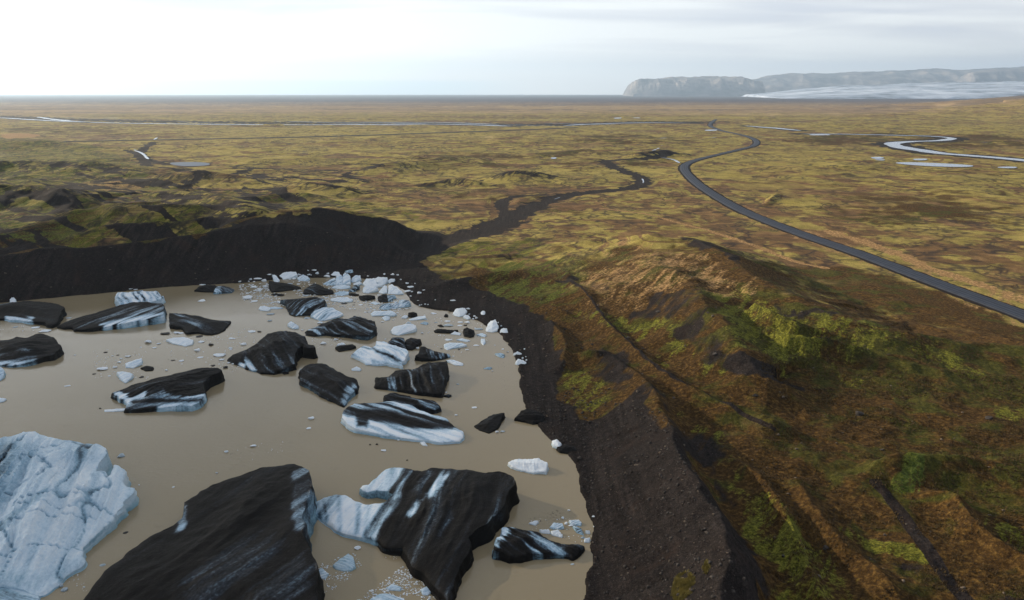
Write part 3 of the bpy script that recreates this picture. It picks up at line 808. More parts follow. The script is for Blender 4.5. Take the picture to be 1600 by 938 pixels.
# ------------------------------------------------------------------ mountains, glacier, far coast
def rock_far(name, cols, ice=False):
    m, t = mat_new(name)
    g = t.n('ShaderNodeNewGeometry')
    pos = g.outputs['Position']
    a = t.noise(t.mapping(pos, (0.0012, 0.0012, 0.006)), 1.0, 6, 0.6, 0.4)
    b = t.noise(pos, 0.004, 5, 0.6)
    c = t.ramp(t.math('ADD', t.math('MULTIPLY', a, 0.6), t.math('MULTIPLY', b, 0.4)), cols)
    principled(t, c, 0.9, b, 0.6, 60.0, 0.1)
    return m
M_MT = rock_far('cliff_rock', [(0.38, (0.055, 0.06, 0.072)), (0.5, (0.16, 0.155, 0.165)), (0.62, (0.38, 0.33, 0.29))])
M_GL = rock_far('glacier_ice', [(0.38, (0.08, 0.10, 0.14)), (0.47, (0.30, 0.37, 0.47)), (0.6, (0.60, 0.68, 0.80))])
def far_block(name, prof, D0, depth, mat, cliff=0.25, namp=60, seed=0, nr=70, na=420, front=None):
    """land rising from the plain along a skyline; prof = [(px, py)] skyline seen at D0+cliff*depth"""
    px = np.array([p[0] for p in prof], float)
    py = np.array([p[1] for p in prof], float)
    u = np.linspace(px[0], px[-1], na)
    sky_ = np.interp(u, px, py)
    dst = np.interp(u, px, np.full(len(px), D0) if front is None else front)
    v = np.linspace(0, 1, nr) ** 1.4
    U, Vv = np.meshgrid(u, v)
    S_, D_ = np.broadcast_to(sky_, U.shape), np.broadcast_to(dst, U.shape)
    Y = D_ + Vv * depth
    X = (U - 800) / FPX * (Y * CP)                                  # runs back along its own bearing
    X = (U - 800) / FPX * D_ * (1 / CP) * 1.0 * CP + (U - 800) / FPX * (Y - D_) * 0.6
    elev = math.radians(PITCH) + np.arctan((S_ - 469) / FPX)        # depression of the skyline
    Hs = CAM_H - np.tan(elev) * (D_ + cliff * depth)
    Hs = np.maximum(Hs, 2)
    rise = sstep(0, cliff, Vv)
    rise = np.clip(Vv / cliff, 0, 1) ** 0.55
    fall = 1 - 0.25 * sstep(cliff * 1.3, 1.0, Vv) - 0.7 * sstep(.8, 1, Vv)
    g = ridged(X / 700, Y / 1500, seed, 5)
    z = Hs * rise * fall + namp * (g - 0.55) * np.sin(np.clip(Vv / cliff, 0, 1) * math.pi) * np.clip(Hs / 200, 0, 1.5)
    z += namp * 0.3 * fbm(X / 350, Y / 350, seed + 5, 4) * rise * np.clip(Hs / 200, 0, 1)

    e = np.minimum(np.arange(na), np.arange(na)[::-1]) / 3.0
    z = z * np.clip(e, 0, 1)[None, :] - 5
    V = np.stack([X.ravel(), Y.ravel(), z.ravel()], 1)
    idx = np.arange(nr * na).reshape(nr, na)
    F = np.stack([idx[:-1, :-1].ravel(), idx[:-1, 1:].ravel(), idx[1:, 1:].ravel(), idx[1:, :-1].ravel()], 1)
    o = mesh_obj(name, V, F, mat)
    setp(o, kind='structure')
    return o
far_block('mountains', [(982, 141), (989, 127), (998, 124), (1020, 126), (1040, 122), (1080, 120), (1130, 121), (1155, 120.5), (1172, 126), (1185, 127)], 17500, 5000, M_MT, 0.16, 190, 3)
far_block('mountains', [(1120, 140), (1160, 127), (1200, 119.5), (1240, 114.5), (1290, 115), (1340, 112), (1400, 110.5), (1460, 107), (1500, 109.5), (1540, 107), (1600, 104.5), (1700, 101), (1900, 100)], 21500, 7000, M_MT, 0.3, 130, 13)
far_block('mountains', [(1500, 113), (1540, 108.5), (1600, 106), (1660, 104), (1900, 100)], 19500, 3000, M_MT, 0.3, 120, 23)
far_block('glacier', [(1215, 146.3), (1250, 143), (1300, 136), (1350, 131), (1400, 127), (1460, 124.5), (1540, 121.5), (1640, 119), (1900, 116)], 9500, 7500, M_GL, 0.9, 34, 53, nr=110)
print('far', round(time.time() - T0, 1))

# ------------------------------------------------------------------ unseen cloud sheet, added and shaped to keep sun off the lake
def add_shade_cloud(cx, cy, rx, ry, z0, th, seed, rot):
    nu, nv = 240, 40
    u = np.linspace(0, 2 * math.pi, nu, endpoint=False)
    v = np.linspace(-math.pi / 2 + .02, math.pi / 2 - .02, nv)
    U, V = np.meshgrid(u, v)
    X, Y, Zz = np.cos(V) ** .6 * np.sign(np.cos(U)) * np.abs(np.cos(U)) ** .35, np.cos(V) ** .6 * np.sign(np.sin(U)) * np.abs(np.sin(U)) ** .35, np.sin(V)
    px_, py_ = X * rx * math.cos(rot) - Y * ry * math.sin(rot), X * rx * math.sin(rot) + Y * ry * math.cos(rot)
    n = fbm(px_ / 260 + Zz, py_ / 260, seed, 5)
    k = 1 + 0.012 * n
    P = np.stack([(cx + px_ * k).ravel(), (cy + py_ * k).ravel(), (z0 + th * (np.where(Zz > 0, Zz, Zz * .35)) * (1 + .8 * n)).ravel()], 1)
    idx = np.arange(nu * nv).reshape(nv, nu)
    F = np.stack([idx[:-1].ravel(), np.roll(idx[:-1], -1, 1).ravel(), np.roll(idx[1:], -1, 1).ravel(), idx[1:].ravel()], 1)
    o = mesh_obj('added_shade_cloud', P, F, MCL)
    setp(o, kind='structure')
MCL, t = mat_new('added_shade_cloud')
t.n('ShaderNodeOutputMaterial', {0: t.n('ShaderNodeMixShader', {0: 0.12, 1: t.n('ShaderNodeBsdfDiffuse', {'Color': (0.85, 0.86, 0.88, 1)}).outputs[0], 2: t.n('ShaderNodeBsdfTransparent').outputs[0]}).outputs[0]})
OFF = 1480 / math.tan(rad(SUN_EL))
add_shade_cloud(OFF * math.sin(rad(SUN_AZ)) + CLX, OFF * math.cos(rad(SUN_AZ)) + CLY, CLRX, CLRY, 1474, 22, 5, 0.0)

# ------------------------------------------------------------------ haze
hz = mesh_obj('haze', [(x, y, z) for z in (-6.5, 1300) for y in (-36500, 36500) for x in (-36500, 36500)],
              [(0, 2, 3, 1), (4, 5, 7, 6), (0, 1, 5, 4), (2, 6, 7, 3), (0, 4, 6, 2), (1, 3, 7, 5)], None, smooth=False)
m, t = mat_new('haze')
vp = t.n('ShaderNodeVolumePrincipled', {'Color': (0.56, 0.76, 1.0, 1), 'Density': 0.000050, 'Anisotropy': 0.4})
t.n('ShaderNodeOutputMaterial', {1: vp.outputs[0]})
hz.data.materials.append(m)
setp(hz, kind='stuff')
# ------------------------------------------------------------------ ice
def ice_material():
    m, t = mat_new('glacier_berg')
    pos = t.n('ShaderNodeNewGeometry').outputs['Position']
    d = t.n('ShaderNodeAttribute', attribute_name='dirt').outputs[2]
    uv = t.n('ShaderNodeAttribute', attribute_name='flow').outputs[0]
    rel = t.n('ShaderNodeAttribute', attribute_name='crack').outputs[2]
    f = t.noise(pos, 2.2, 5, 0.65)
    g = t.noise(pos, 9.0, 3, 0.65)
    s1 = t.noise(t.mapping(uv, (1.0, 0.13, 1)), 1.5, 5, 0.62, 0.25)
    s2 = t.noise(t.mapping(uv, (1.0, 0.06, 1)), 4.5, 4, 0.65, 0.1)
    dd = t.math('ADD', d, t.math('MULTIPLY', t.math('SUBTRACT', f, 0.5), 0.40))
    dd = t.math('ADD', dd, t.math('MULTIPLY', t.math('SUBTRACT', t.math('ADD', t.math('MULTIPLY', s1, .5), t.math('MULTIPLY', s2, .5)), 0.5), t.math('MULTIPLY', rel, 1.15)))
    c = t.ramp(dd, [(0.0, (0.82, 0.88, 0.92)), (0.18, (0.56, 0.70, 0.82)), (0.34, (0.28, 0.44, 0.57)), (0.50, (0.070, 0.125, 0.175)), (0.64, (0.018, 0.025, 0.035)), (0.80, (0.0085, 0.008, 0.008)), (1.0, (0.0045, 0.004, 0.0037))])
    gr = t.math('MULTIPLY', t.smooth(g, 0.60, 0.72), t.smooth(d, 0.4, 0.7))
    c = t.mix(t.math('MULTIPLY', gr, 0.14), c, (0.07, 0.065, 0.062))
    blue = t.n('ShaderNodeAttribute', attribute_name='blue').outputs[2]
    c = t.mix(t.math('MULTIPLY', blue, t.math('SUBTRACT', 1.0, t.smooth(dd, 0.3, 0.8))), c, (0.16, 0.34, 0.42))
    h = t.math('ADD', t.math('MULTIPLY', f, 0.5), t.math('ADD', t.math('MULTIPLY', g, 0.12), t.math('MULTIPLY', t.math('ADD', s1, s2), t.math('MULTIPLY', rel, 0.6))))
    nb = t.n('ShaderNodeBump', {'Height': h, 'Strength': 0.8, 'Distance': 0.22}).outputs[0]
    p = t.n('ShaderNodeBsdfPrincipled', {'Base Color': c, 'Roughness': t.math('ADD', t.math('ADD', 0.33, t.math('MULTIPLY', t.smooth(dd, 0.4, 0.75), 0.2)), t.math('MULTIPLY', t.smooth(g, 0.3, 0.7), 0.25)), 'Specular IOR Level': t.math('SUBTRACT', 0.45, t.math('MULTIPLY', t.smooth(dd, 0.4, 0.75), 0.36)), 'Normal': nb})
    t.n('ShaderNodeOutputMaterial', {0: p.outputs[0]})
    return m
MI = ice_material()

def resample(P, n, closed=True):
    Q = np.vstack([P, P[:1]]) if closed else P
    s = np.concatenate([[0], np.cumsum(np.hypot(*np.diff(Q[:, :2], axis=0).T))])
    q = np.linspace(0, s[-1], n, endpoint=not closed)
    return np.stack([np.interp(q, s, Q[:, k]) for k in range(Q.shape[1])], 1)

NB = 0
BERGS, BITS = [], []
def berg(zk, outline, hi, lo=0.15, dirn=(0, -1), dirt=1.0, patches=(), stripe=(1, 0.3), st=0.25, dome=0.10, groove=0.5, res=1.0, blue=0.0, wall=None, name='iceberg', label='', cat='iceberg', group='icebergs afloat on the lake', jag=1.0, pw=1.0, land=0.0, cracks=0.0, gf=1.0):
    if zk != 4 and hi > 1.4: hi = hi * 0.82
    """outline traced in the photo; each outline point stands at its own edge height (high on the dirn side)"""
    global NB
    NB += 1
    sd_ = NB * 7
    O = np.array(Z(zk, outline), float)
    n = int(np.clip(150 * res, 60, 320))
    O = resample(O, n)
    c = O.mean(0)
    dv = np.array(dirn, float)
    dv /= np.hypot(*dv)
    tt = (O - c) @ dv
    tt = (tt - tt.min()) / (np.ptp(tt) + 1e-9)
    e = lo + (hi - lo) * tt ** pw
    k = np.arange(n)
    W3 = unproj(O[:, 0], O[:, 1], np.maximum(e * 0.95 + land, 0))
    P = W3[:, :2]
    size = max(np.ptp(P[:, 0]), np.ptp(P[:, 1]))
    nrm = np.stack([np.gradient(P[:, 1]), -np.gradient(P[:, 0])], 1)
    area = 0.5 * np.sum(P[:, 0] * np.roll(P[:, 1], -1) - np.roll(P[:, 0], -1) * P[:, 1])
    if area < 0:
        P, e, W3 = P[::-1], e[::-1], W3[::-1]
    T = np.roll(P, -1, 0) - np.roll(P, 1, 0)
    T /= np.hypot(T[:, 0], T[:, 1])[:, None] + 1e-9
    N_ = np.stack([T[:, 1], -T[:, 0]], 1)                      # outward (ccw)
    P = P + N_ * (fbm(P[:, 0] * 9 / size, P[:, 1] * 9 / size, sd_, 4) * 0.022 * size * jag)[:, None]
    e = np.maximum(e * (1 + 0.20 * fbm(P[:, 0] * 8 / size, P[:, 1] * 8 / size, sd_ + 3, 4)), 0.06)
    # interior points
    s = size / (62 * res)
    lo_, hi_ = P.min(0), P.max(0)
    gx, gy = np.meshgrid(np.arange(lo_[0], hi_[0], s), np.arange(lo_[1], hi_[1], s * 0.9))
    gx[1::2] += s / 2
    gx, gy = gx.ravel() + RNG.normal(0, s * .08, gx.size), gy.ravel() + RNG.normal(0, s * .08, gy.size)
    dd = poly_sdf(gx, gy, P)
    kk = dd < -0.55 * s
    I = np.stack([gx[kk], gy[kk]], 1)
    dI = -dd[kk]
    vin = [Vector((float(a), float(b))) for a, b in np.vstack([P, I])]
    vo, ed, fo, ov, oe, of = geometry.delaunay_2d_cdt(vin, [], [list(range(n))], 1, 1e-5)
    VO = np.array([tuple(v) for v in vo])
    m = len(VO)
    src = np.array([o_[0] if len(o_) else -1 for o_ in ov])
    rim = (src >= 0) & (src < n)
    # edge height spread inwards
    d2 = (VO[:, None, 0] - P[None, :, 0]) ** 2 + (VO[:, None, 1] - P[None, :, 1]) ** 2
    w = 1 / (d2 + (0.03 * size) ** 2) ** 1.0
    zt = (w * e[None, :]).sum(1) / w.sum(1)
    zt = np.where(rim, e[np.clip(src, 0, n - 1)], zt)
    dist = np.sqrt(d2.min(1))
    dist[rim] = 0
    # flow coordinates (stripes run along `stripe` in the picture)
    cpx = np.array(Z(zk, [tuple(np.mean(outline, 0))])[0])
    a0 = unproj(cpx[0], cpx[1], 0)[:2]
    a1 = unproj(cpx[0] + stripe[0], cpx[1] + stripe[1], 0)[:2]
    sv = (a1 - a0) / np.hypot(*(a1 - a0))
    U = VO @ np.array([-sv[1], sv[0]])
    V_ = VO @ sv
    warp = fbm(V_ / size * 2.2, U / size * 2.0, sd_ + 20, 3) * size * 0.05
    Uw = U + warp
    sc = 14.0 / size
    ridge = ridged(Uw * sc * .7 * gf, V_ * sc * .10, sd_ + 9, 4)
    lumps = fbm(VO[:, 0] * 6 / size, VO[:, 1] * 6 / size, sd_ + 5, 5)
    fine_ = fbm(VO[:, 0] * 26 / size, VO[:, 1] * 26 / size, sd_ + 8, 3)
    inn = 1 - np.exp(-dist / (0.07 * size))
    hh = max(hi, 0.4)
    zt = zt + inn * (dome * size * 0.5 * sstep(0, .3 * size, dist) + lumps * 0.075 * hh + fine_ * 0.035 * hh + groove * (ridge - 0.55) * 0.28 * hh)
    if cracks:
        cr = np.abs(fbm(Uw * 5 / size, V_ * 2.0 / size, sd_ + 50, 3))
        cr2 = np.abs(fbm(Uw * 3 / size, V_ * 6.0 / size, sd_ + 60, 3))
        crk = np.maximum(sstep(0.05, 0.0, cr), sstep(0.035, 0.0, cr2))
        zt -= inn * crk * cracks * hh * 0.18
    else:
        crk = np.zeros(m)
    zt = zt - 0.12 * e.mean() * np.exp(-dist / (0.012 * size))     # softened rim
    zt = np.maximum(zt, 0.04)
    # photo pixel of each vertex for the dirt map
    px, py, _ = project(VO[:, 0], VO[:, 1], zt + land)
    D = np.full(m, float(dirt) - (0.02 if dirt > .8 else 0))
    B = np.full(m, float(blue))
    stv = fbm(Uw * sc * 1.6, V_ * sc * 0.10, sd_ + 30, 5)
    for pt in patches:
        pz, val = pt[0], pt[1]
        soft = pt[2] if len(pt) > 2 else 2.0
        pl = np.array(Z(pz if isinstance(pz, int) else zk, pt[3] if len(pt) > 3 else pz))
        q = poly_sdf(px, py, pl) + fine_ * soft * 0.8 + lumps * soft * 0.6 + stv * soft * 3.0
        soft = soft * 2.4
        mm = sstep(soft, -soft, q)
        D = D * (1 - mm) + (val - (0.05 if val > .8 else 0)) * mm
    D0 = D.copy()
    amp = st * (1 - 0.0 * D)
    D = D + amp * stv * 1.8 + 0.25 * crk * (D < .6)
    D = np.where(D0 > .7, np.maximum(D, 0.50 + 0.25 * (D - 0.50)), D)
    rel = np.full(m, 0.25 + st * 0.8)
    flow = np.stack([Uw, V_, zt, np.ones(m)], 1)
    VV = [np.column_stack([VO, zt + land])]
    F = [tuple(f) for f in fo]
    DD, BB, RL, FL = [D], [B], [rel], [flow]
    # side walls, a few uneven courses down to below the water
    ring = np.full(n, -1)
    for i_ in range(m):
        for s_ in ov[i_]:
            if s_ < n:
                ring[s_] = i_
    ring_ok = [int(r_) for r_ in ring if r_ >= 0]
    Pm = VO[ring_ok]
    zr = zt[ring_ok]
    T = np.roll(Pm, -1, 0) - np.roll(Pm, 1, 0)
    T /= np.hypot(T[:, 0], T[:, 1])[:, None] + 1e-9
    No = np.stack([T[:, 1], -T[:, 0]], 1)
    rn = len(ring_ok)
    prev = ring_ok
    off = m
    courses = [0.88, 0.66, 0.42, 0.2, 0.0, -0.35] if zr.max() > .6 else [0.5, 0.0, -0.35]
    wd = D0[ring_ok] if wall is None else np.full(rn, float(wall))
    for ci, fr in enumerate(courses):
        zz_ = zr * fr if fr >= 0 else np.full(rn, fr)
        out = (1 - max(fr, 0)) * 0.16 * zr + 0.03
        out = out + zr * 0.10 * fbm(Pm[:, 0] * 14 / size + ci * .7, Pm[:, 1] * 14 / size, sd_ + 40 + ci, 3) * (1 if fr > -.1 else .4)
        if fr <= 0: out = out + 0.06 * np.sqrt(size) * 0.3
        VV.append(np.column_stack([Pm + No * out[:, None], zz_ + land]))
        cur = list(range(off, off + rn))
        for j in range(rn):
            a, b = j, (j + 1) % rn
            F.append((prev[a], cur[a], cur[b], prev[b]))
        wn = fbm(Pm[:, 0] * 5 / size + ci * .3, Pm[:, 1] * 5 / size, sd_ + 70, 4)
        x_ = wd + 0.28 * wn + (0.0 if fr > 0.1 else 0.05)
        DD.append(x_)
        BB.append(np.full(rn, min(1.0, blue + (0.55 if fr <= 0.2 else 0.15))))
        RL.append(np.full(rn, 0.3))
        FL.append(np.column_stack([Uw[ring_ok], V_[ring_ok], zz_, np.ones(rn)]))
        prev, off = cur, off + rn
    o = mesh_obj(name, np.vstack(VV), F, MI, attrs={'dirt': np.concatenate(DD), 'blue': np.concatenate(BB), 'crack': np.concatenate(RL), 'flow': np.vstack(FL)})
    o.data.set_sharp_from_angle(angle=rad(36))
    # origin at the base centre
    cx, cy = VO.mean(0)
    for v in o.data.vertices:
        pass
    o.data.transform(__import__('mathutils').Matrix.Translation((-cx, -cy, -land)))
    o.location = (cx, cy, land)
    setp(o, label, cat, group)
    BERGS.append((cx, cy, label))
    return o

# the three giants of the near water
berg(4, [(-90, 150), (0, 135), (60, 110), (110, 92), (180, 98), (240, 125), (330, 157), (430, 155), (490, 162), (522, 195), (505, 230), (480, 260), (462, 310), (500, 308), (520, 335), (548, 318), (562, 290), (560, 268), (590, 266), (612, 290), (600, 340), (620, 370), (658, 378),
         (640, 410), (605, 440), (605, 480), (560, 530), (480, 590), (430, 630), (400, 670), (410, 750), (360, 790), (310, 820), (280, 855), (200, 895), (130, 885), (60, 868), (0, 850), (-120, 835), (-200, 500)],
     5.2, 0.5, (-0.35, -1), 0.15, patches=[([(-200, 180), (20, 210), (45, 250), (10, 330), (-60, 380), (-200, 420)], 0.85, 4), ([(-60, 150), (60, 130), (110, 190), (60, 320), (10, 440), (-60, 470)], 0.42, 8),
        ([(150, 180), (180, 200), (60, 420), (-40, 520), (-60, 480), (60, 330)], 0.36, 5), ([(200, 400), (240, 380), (60, 540), (-20, 600), (-20, 570), (100, 480)], 0.42, 3), ([(0, 800), (200, 810), (380, 740), (400, 760), (200, 890), (0, 850)], 0.27, 4), ([(330, 150), (460, 160), (470, 240), (380, 250), (300, 210)], 0.30, 6)],
     stripe=(-0.62, 1), st=0.11, dome=0.10, groove=2.3, res=2.2, blue=0.16, cracks=0.6, gf=2.4, wall=0.2,
     label='largest white and pale blue iceberg, deeply cracked, with a dark grimy edge', jag=1.3)
berg(0, [(120, 975), (130, 938), (170, 888), (200, 857), (235, 835), (262, 824), (281, 810), (288, 795), (286, 781), (310, 765), (345, 752), (385, 737), (420, 722), (460, 719), (482, 728), (488, 745), (487, 762), (478, 782), (473, 810), (476, 840), (486, 862), (494, 895), (498, 960), (500, 1010), (90, 1010)],
     6.0, 0.4, (0.75, -0.8), 0.98, patches=[([(456, 735), (486, 728), (490, 765), (478, 790), (474, 830), (462, 830), (452, 770)], 0.56, 2.5), ([(300, 890), (420, 850), (480, 870), (490, 940), (280, 950)], 0.78, 8), ([(281, 790), (292, 790), (290, 830), (275, 835)], 0.5, 2)],
     stripe=(1, -0.55), st=0.24, dome=0.05, groove=0.45, res=2.0, label='biggest black iceberg buried in rock debris, its end face grey and steep', jag=1.0)
berg(5, [(212, 548), (225, 520), (262, 510), (290, 490), (350, 473), (400, 480), (430, 500), (490, 515), (560, 510), (590, 482), (560, 465), (520, 462), (480, 470), (445, 450), (460, 438), (490, 435), (530, 400), (560, 368), (600, 358), (680, 370), (720, 375), (780, 362), (850, 360),
         (920, 365), (1000, 385), (1060, 380), (1110, 400), (1128, 430), (1100, 470), (1060, 540), (1010, 600), (960, 640), (925, 665), (935, 700), (890, 760), (850, 830), (842, 935), (800, 890), (760, 860), (700, 800), (660, 775), (645, 700), (610, 700), (560, 702), (520, 680), (470, 665),
         (400, 650), (330, 620), (270, 590), (262, 575)],
     4.4, 0.3, (0.8, -0.55), 0.90, patches=[([(190, 480), (560, 440), (650, 470), (640, 530), (560, 600), (525, 690), (190, 680)], 0.21, 3), ([(285, 500), (300, 500), (315, 590), (300, 600)], 0.42, 1.2), ([(352, 478), (366, 480), (372, 640), (356, 640)], 0.44, 1.5), ([(440, 515), (456, 520), (445, 650), (428, 650)], 0.5, 1.5), ([(486, 520), (500, 520), (480, 665), (462, 660)], 0.42, 1.5), ([(440, 350), (650, 350), (690, 372), (660, 420), (640, 470), (590, 500), (430, 475)], 0.34, 4), ([(610, 540), (680, 480), (720, 430), (720, 470), (650, 600), (540, 700), (530, 670)], 0.66, 5),
        ([(650, 560), (700, 510), (740, 460), (800, 395), (825, 395), (790, 440), (735, 510), (700, 570), (660, 580)], 0.12, 3), ([(570, 520), (680, 440), (760, 385), (790, 390), (680, 480), (600, 550)], 0.56, 4), ([(780, 650), (845, 570), (920, 490), (945, 500), (870, 580), (800, 655)], 0.66, 4),
        ([(255, 515), (275, 510), (285, 590), (265, 585)], 0.42, 2)],
     stripe=(-0.85, 1.25), st=0.34, dome=0.03, groove=1.5, res=2.0, blue=0.05, label='winged iceberg, black debris on one half and a ribbed white ice tail', jag=1.1)
berg(5, [(372, 140), (380, 115), (430, 80), (520, 78), (600, 80), (680, 95), (760, 130), (820, 145), (860, 180), (900, 205), (902, 230), (880, 245), (810, 250), (700, 240), (600, 225), (520, 210), (440, 190), (395, 170)],
     2.4, 0.5, (0, -1), 0.62, patches=[([(360, 130), (390, 150), (470, 150), (560, 160), (640, 185), (760, 190), (840, 190), (930, 200), (930, 260), (700, 260), (360, 190)], 0.13, 2), ([(400, 85), (620, 85), (760, 125), (840, 150), (780, 150), (600, 115), (420, 100)], 0.33, 2.5),
        ([(470, 115), (600, 120), (760, 150), (850, 175), (850, 192), (700, 190), (560, 160), (440, 130)], 0.82, 2.2), ([(440, 140), (490, 140), (480, 185), (440, 180)], 0.85, 2)],
     stripe=(1, 0.25), st=0.30, dome=0.02, groove=0.8, res=1.5, label='flat lens-shaped iceberg, white rim and black band, between the striped dark bergs', wall=0.15)
berg(5, [(552, 50), (600, 36), (690, 58), (780, 72), (802, 98), (765, 112), (680, 92), (560, 76)], 2.6, 1.0, (0, -1), 0.85, patches=[([(700, 80), (800, 70), (830, 110), (740, 115)], 0.6, 3)], stripe=(1, 0.25), st=0.3, label='thin black ice slab lying against the back of the lens-shaped iceberg')
berg(5, [(1032, 700), (1045, 665), (1070, 655), (1068, 625), (1110, 622), (1170, 628), (1220, 640), (1260, 670), (1300, 690), (1360, 695), (1400, 692), (1425, 700), (1410, 730), (1375, 755), (1340, 740), (1280, 735), (1210, 735), (1150, 748), (1100, 748), (1065, 728), (1035, 720)],
     2.6, 0.5, (-0.3, -1), 0.88, patches=[([(1020, 615), (1120, 615), (1090, 650), (1065, 680), (1060, 740), (1020, 730)], 0.30, 2.5), ([(1200, 650), (1260, 670), (1340, 700), (1350, 740), (1200, 740), (1190, 690)], 0.50, 4)],
     stripe=(1, 0.5), st=0.25, groove=1.2, label='small dark iceberg shaped like a boot, beside broken ice near the gravel shore')
berg(5, [(948, 182), (985, 155), (1030, 130), (1078, 125), (1060, 165), (1045, 190), (1010, 212), (970, 200)], 1.0, 0.15, (0.3, -1), 0.92, stripe=(1, -0.6), st=0.2, label='small dark diamond-shaped floe alone in open water near the shore')
berg(5, [(1093, 340), (1110, 330), (1140, 325), (1230, 325), (1262, 340), (1265, 352), (1258, 380), (1200, 384), (1150, 372), (1110, 358)], 1.3, 0.3, (0.2, -1), 0.02, stripe=(0.2, 1), st=0.08, label='clean white oval floe alone in open water by the shore bend')
berg(5, [(1122, 147), (1150, 115), (1185, 108), (1225, 115), (1252, 140), (1240, 160), (1200, 172), (1170, 160), (1140, 152)], 1.9, 0.3, (0.1, -1), 0.93, stripe=(1, 0), st=0.15, dome=0.12, label='dark debris-covered ice boulder grounded where water meets gravel')
berg(5, [(1305, 275), (1340, 262), (1380, 270), (1395, 290), (1350, 298), (1320, 292)], 0.7, 0.15, (0, -1), 0.9, stripe=(1, 0.2), st=0.1, land=0.15, label='flat dark ice slab stranded next to a white chunk on gravel', res=.6)
berg(5, [(1285, 245), (1305, 240), (1325, 258), (1315, 275), (1290, 262)], 0.9, 0.4, (0, -1), 0.0, st=0.05, dome=.2, land=0.1, res=.5, label='rounded white ice lump stranded at the gravel edge by a dark slab')
berg(5, [(335, 785), (360, 760), (400, 735), (420, 750), (430, 790), (410, 805), (380, 810), (345, 800)], 1.0, 0.12, (0.2, -1), 0.2, st=0.2, blue=.35, res=.7, label='broken pale blue ice piece amid slush beside the black giant')
berg(5, [(470, 975), (500, 930), (540, 905), (590, 915), (640, 930), (655, 975)], 0.9, 0.12, (0, -1), 0.2, st=0.2, blue=.2, res=.7, label='wide low raft of icy slush at the very bottom edge')
berg(4, [(-90, 850), (0, 853), (100, 883), (190, 899), (185, 940), (-90, 940)], 0.4, 0.1, (0, 1), 0.38, st=0.25, blue=.2, res=.8, label='grey shelf of rotten ice at the foot of the largest white iceberg')

# middle row
berg(0, [(468, 580), (475, 573), (485, 568), (500, 567), (512, 571), (528, 581), (540, 588), (556, 592), (557, 606), (545, 622), (537, 635), (515, 622), (490, 607), (470, 593)], 2.8, 0.35, (0.15, -1), 0.95, patches=[([(538, 610), (556, 600), (548, 630), (534, 634)], 0.5, 2), ([(470, 592), (500, 610), (536, 633), (536, 638), (500, 618), (465, 598)], 0.68, 1.5)],
     stripe=(1, 0.5), st=0.22, groove=1.0, label='slanting black ice block just above the lens-shaped iceberg')
berg(2, [(30, 685), (60, 660), (130, 625), (200, 590), (240, 560), (290, 515), (350, 505), (415, 498), (490, 515), (540, 545), (555, 578), (590, 588), (597, 610), (560, 612), (520, 602), (495, 625), (480, 660), (465, 690), (468, 715), (420, 740), (330, 775), (250, 778), (180, 755), (115, 730), (60, 705)],
     4.2, 0.4, (0.4, -1), 0.95, patches=[([(105, 728), (140, 698), (175, 705), (200, 725), (245, 775), (170, 760)], 0.13, 1.8), ([(190, 620), (260, 620), (420, 690), (420, 740), (330, 770), (230, 680)], 0.62, 4), ([(160, 690), (190, 690), (290, 770), (250, 775)], 0.75, 2)],
     stripe=(0.9, 1), st=0.30, groove=1.5, res=1.4, label='hump-backed black berg with curved grey grooves and a small white toe')
berg(3, [(320, 760), (330, 712), (400, 705), (440, 668), (540, 665), (570, 658), (640, 625), (745, 613), (745, 640), (740, 690), (715, 805), (640, 800), (540, 795), (440, 778), (330, 772)],
     3.6, 0.4, (0.3, -1), 0.93, patches=[([(450, 700), (530, 690), (560, 700), (520, 770), (400, 770)], 0.66, 4), ([(555, 665), (600, 650), (640, 790), (560, 790)], 0.74, 4)], stripe=(0.35, 1), st=0.34, groove=1.2, label='dark ribbed wedge berg, high at one corner, behind the lens-shaped iceberg', res=1.2)
berg(2, [(850, 660), (890, 620), (930, 600), (985, 610), (1010, 600), (1015, 565), (1080, 575), (1150, 600), (1215, 620), (1222, 640), (1200, 690), (1175, 700), (1190, 735), (1130, 722), (1080, 712), (1020, 722), (950, 718), (910, 690)],
     2.4, 0.35, (0.3, -1), 0.13, patches=[([(990, 612), (1050, 640), (1120, 660), (1180, 700), (1160, 705), (1080, 665), (1010, 640)], 0.85, 1.3), ([(1100, 600), (1200, 620), (1215, 640), (1120, 620)], .35, 2), ([(985, 690), (1180, 735), (1100, 720), (990, 715)], .5, 1.5)], stripe=(1, 0.45), st=0.30, groove=1.3, label='white striped iceberg split by a rusty dark seam', wall=0.15)
berg(2, [(1095, 572), (1125, 540), (1200, 545), (1205, 580), (1208, 618), (1150, 603), (1100, 592)], 2.4, 0.9, (0, -1), 0.72, stripe=(1, 0.3), st=0.45, label='black and white mottled block leaning on the seamed white iceberg', res=.7)
berg(2, [(1210, 560), (1240, 545), (1313, 555), (1290, 590), (1250, 622), (1215, 618), (1205, 590)], 1.8, 0.3, (0.2, -1), 0.86, stripe=(1, 0.3), st=0.2, label='dark five-sided block touching the mottled block', res=.7)
berg(3, [(558, 585), (575, 572), (590, 535), (605, 530), (660, 555), (760, 575), (765, 590), (730, 600), (660, 605), (600, 600)], 2.0, 0.25, (-0.5, -1), 0.93, patches=[([(650, 555), (780, 570), (770, 600), (680, 603)], 0.55, 3)], stripe=(0.5, 1), st=0.3, label='dark shark-fin berg fading to grey at its tail', res=.8)
berg(3, [(742, 610), (780, 608), (840, 630), (835, 642), (790, 638)], 0.5, 0.1, (0, -1), 0.12, st=0.3, stripe=(1, .4), label='thin white streaked floe off the corner of the ribbed wedge', res=.5)
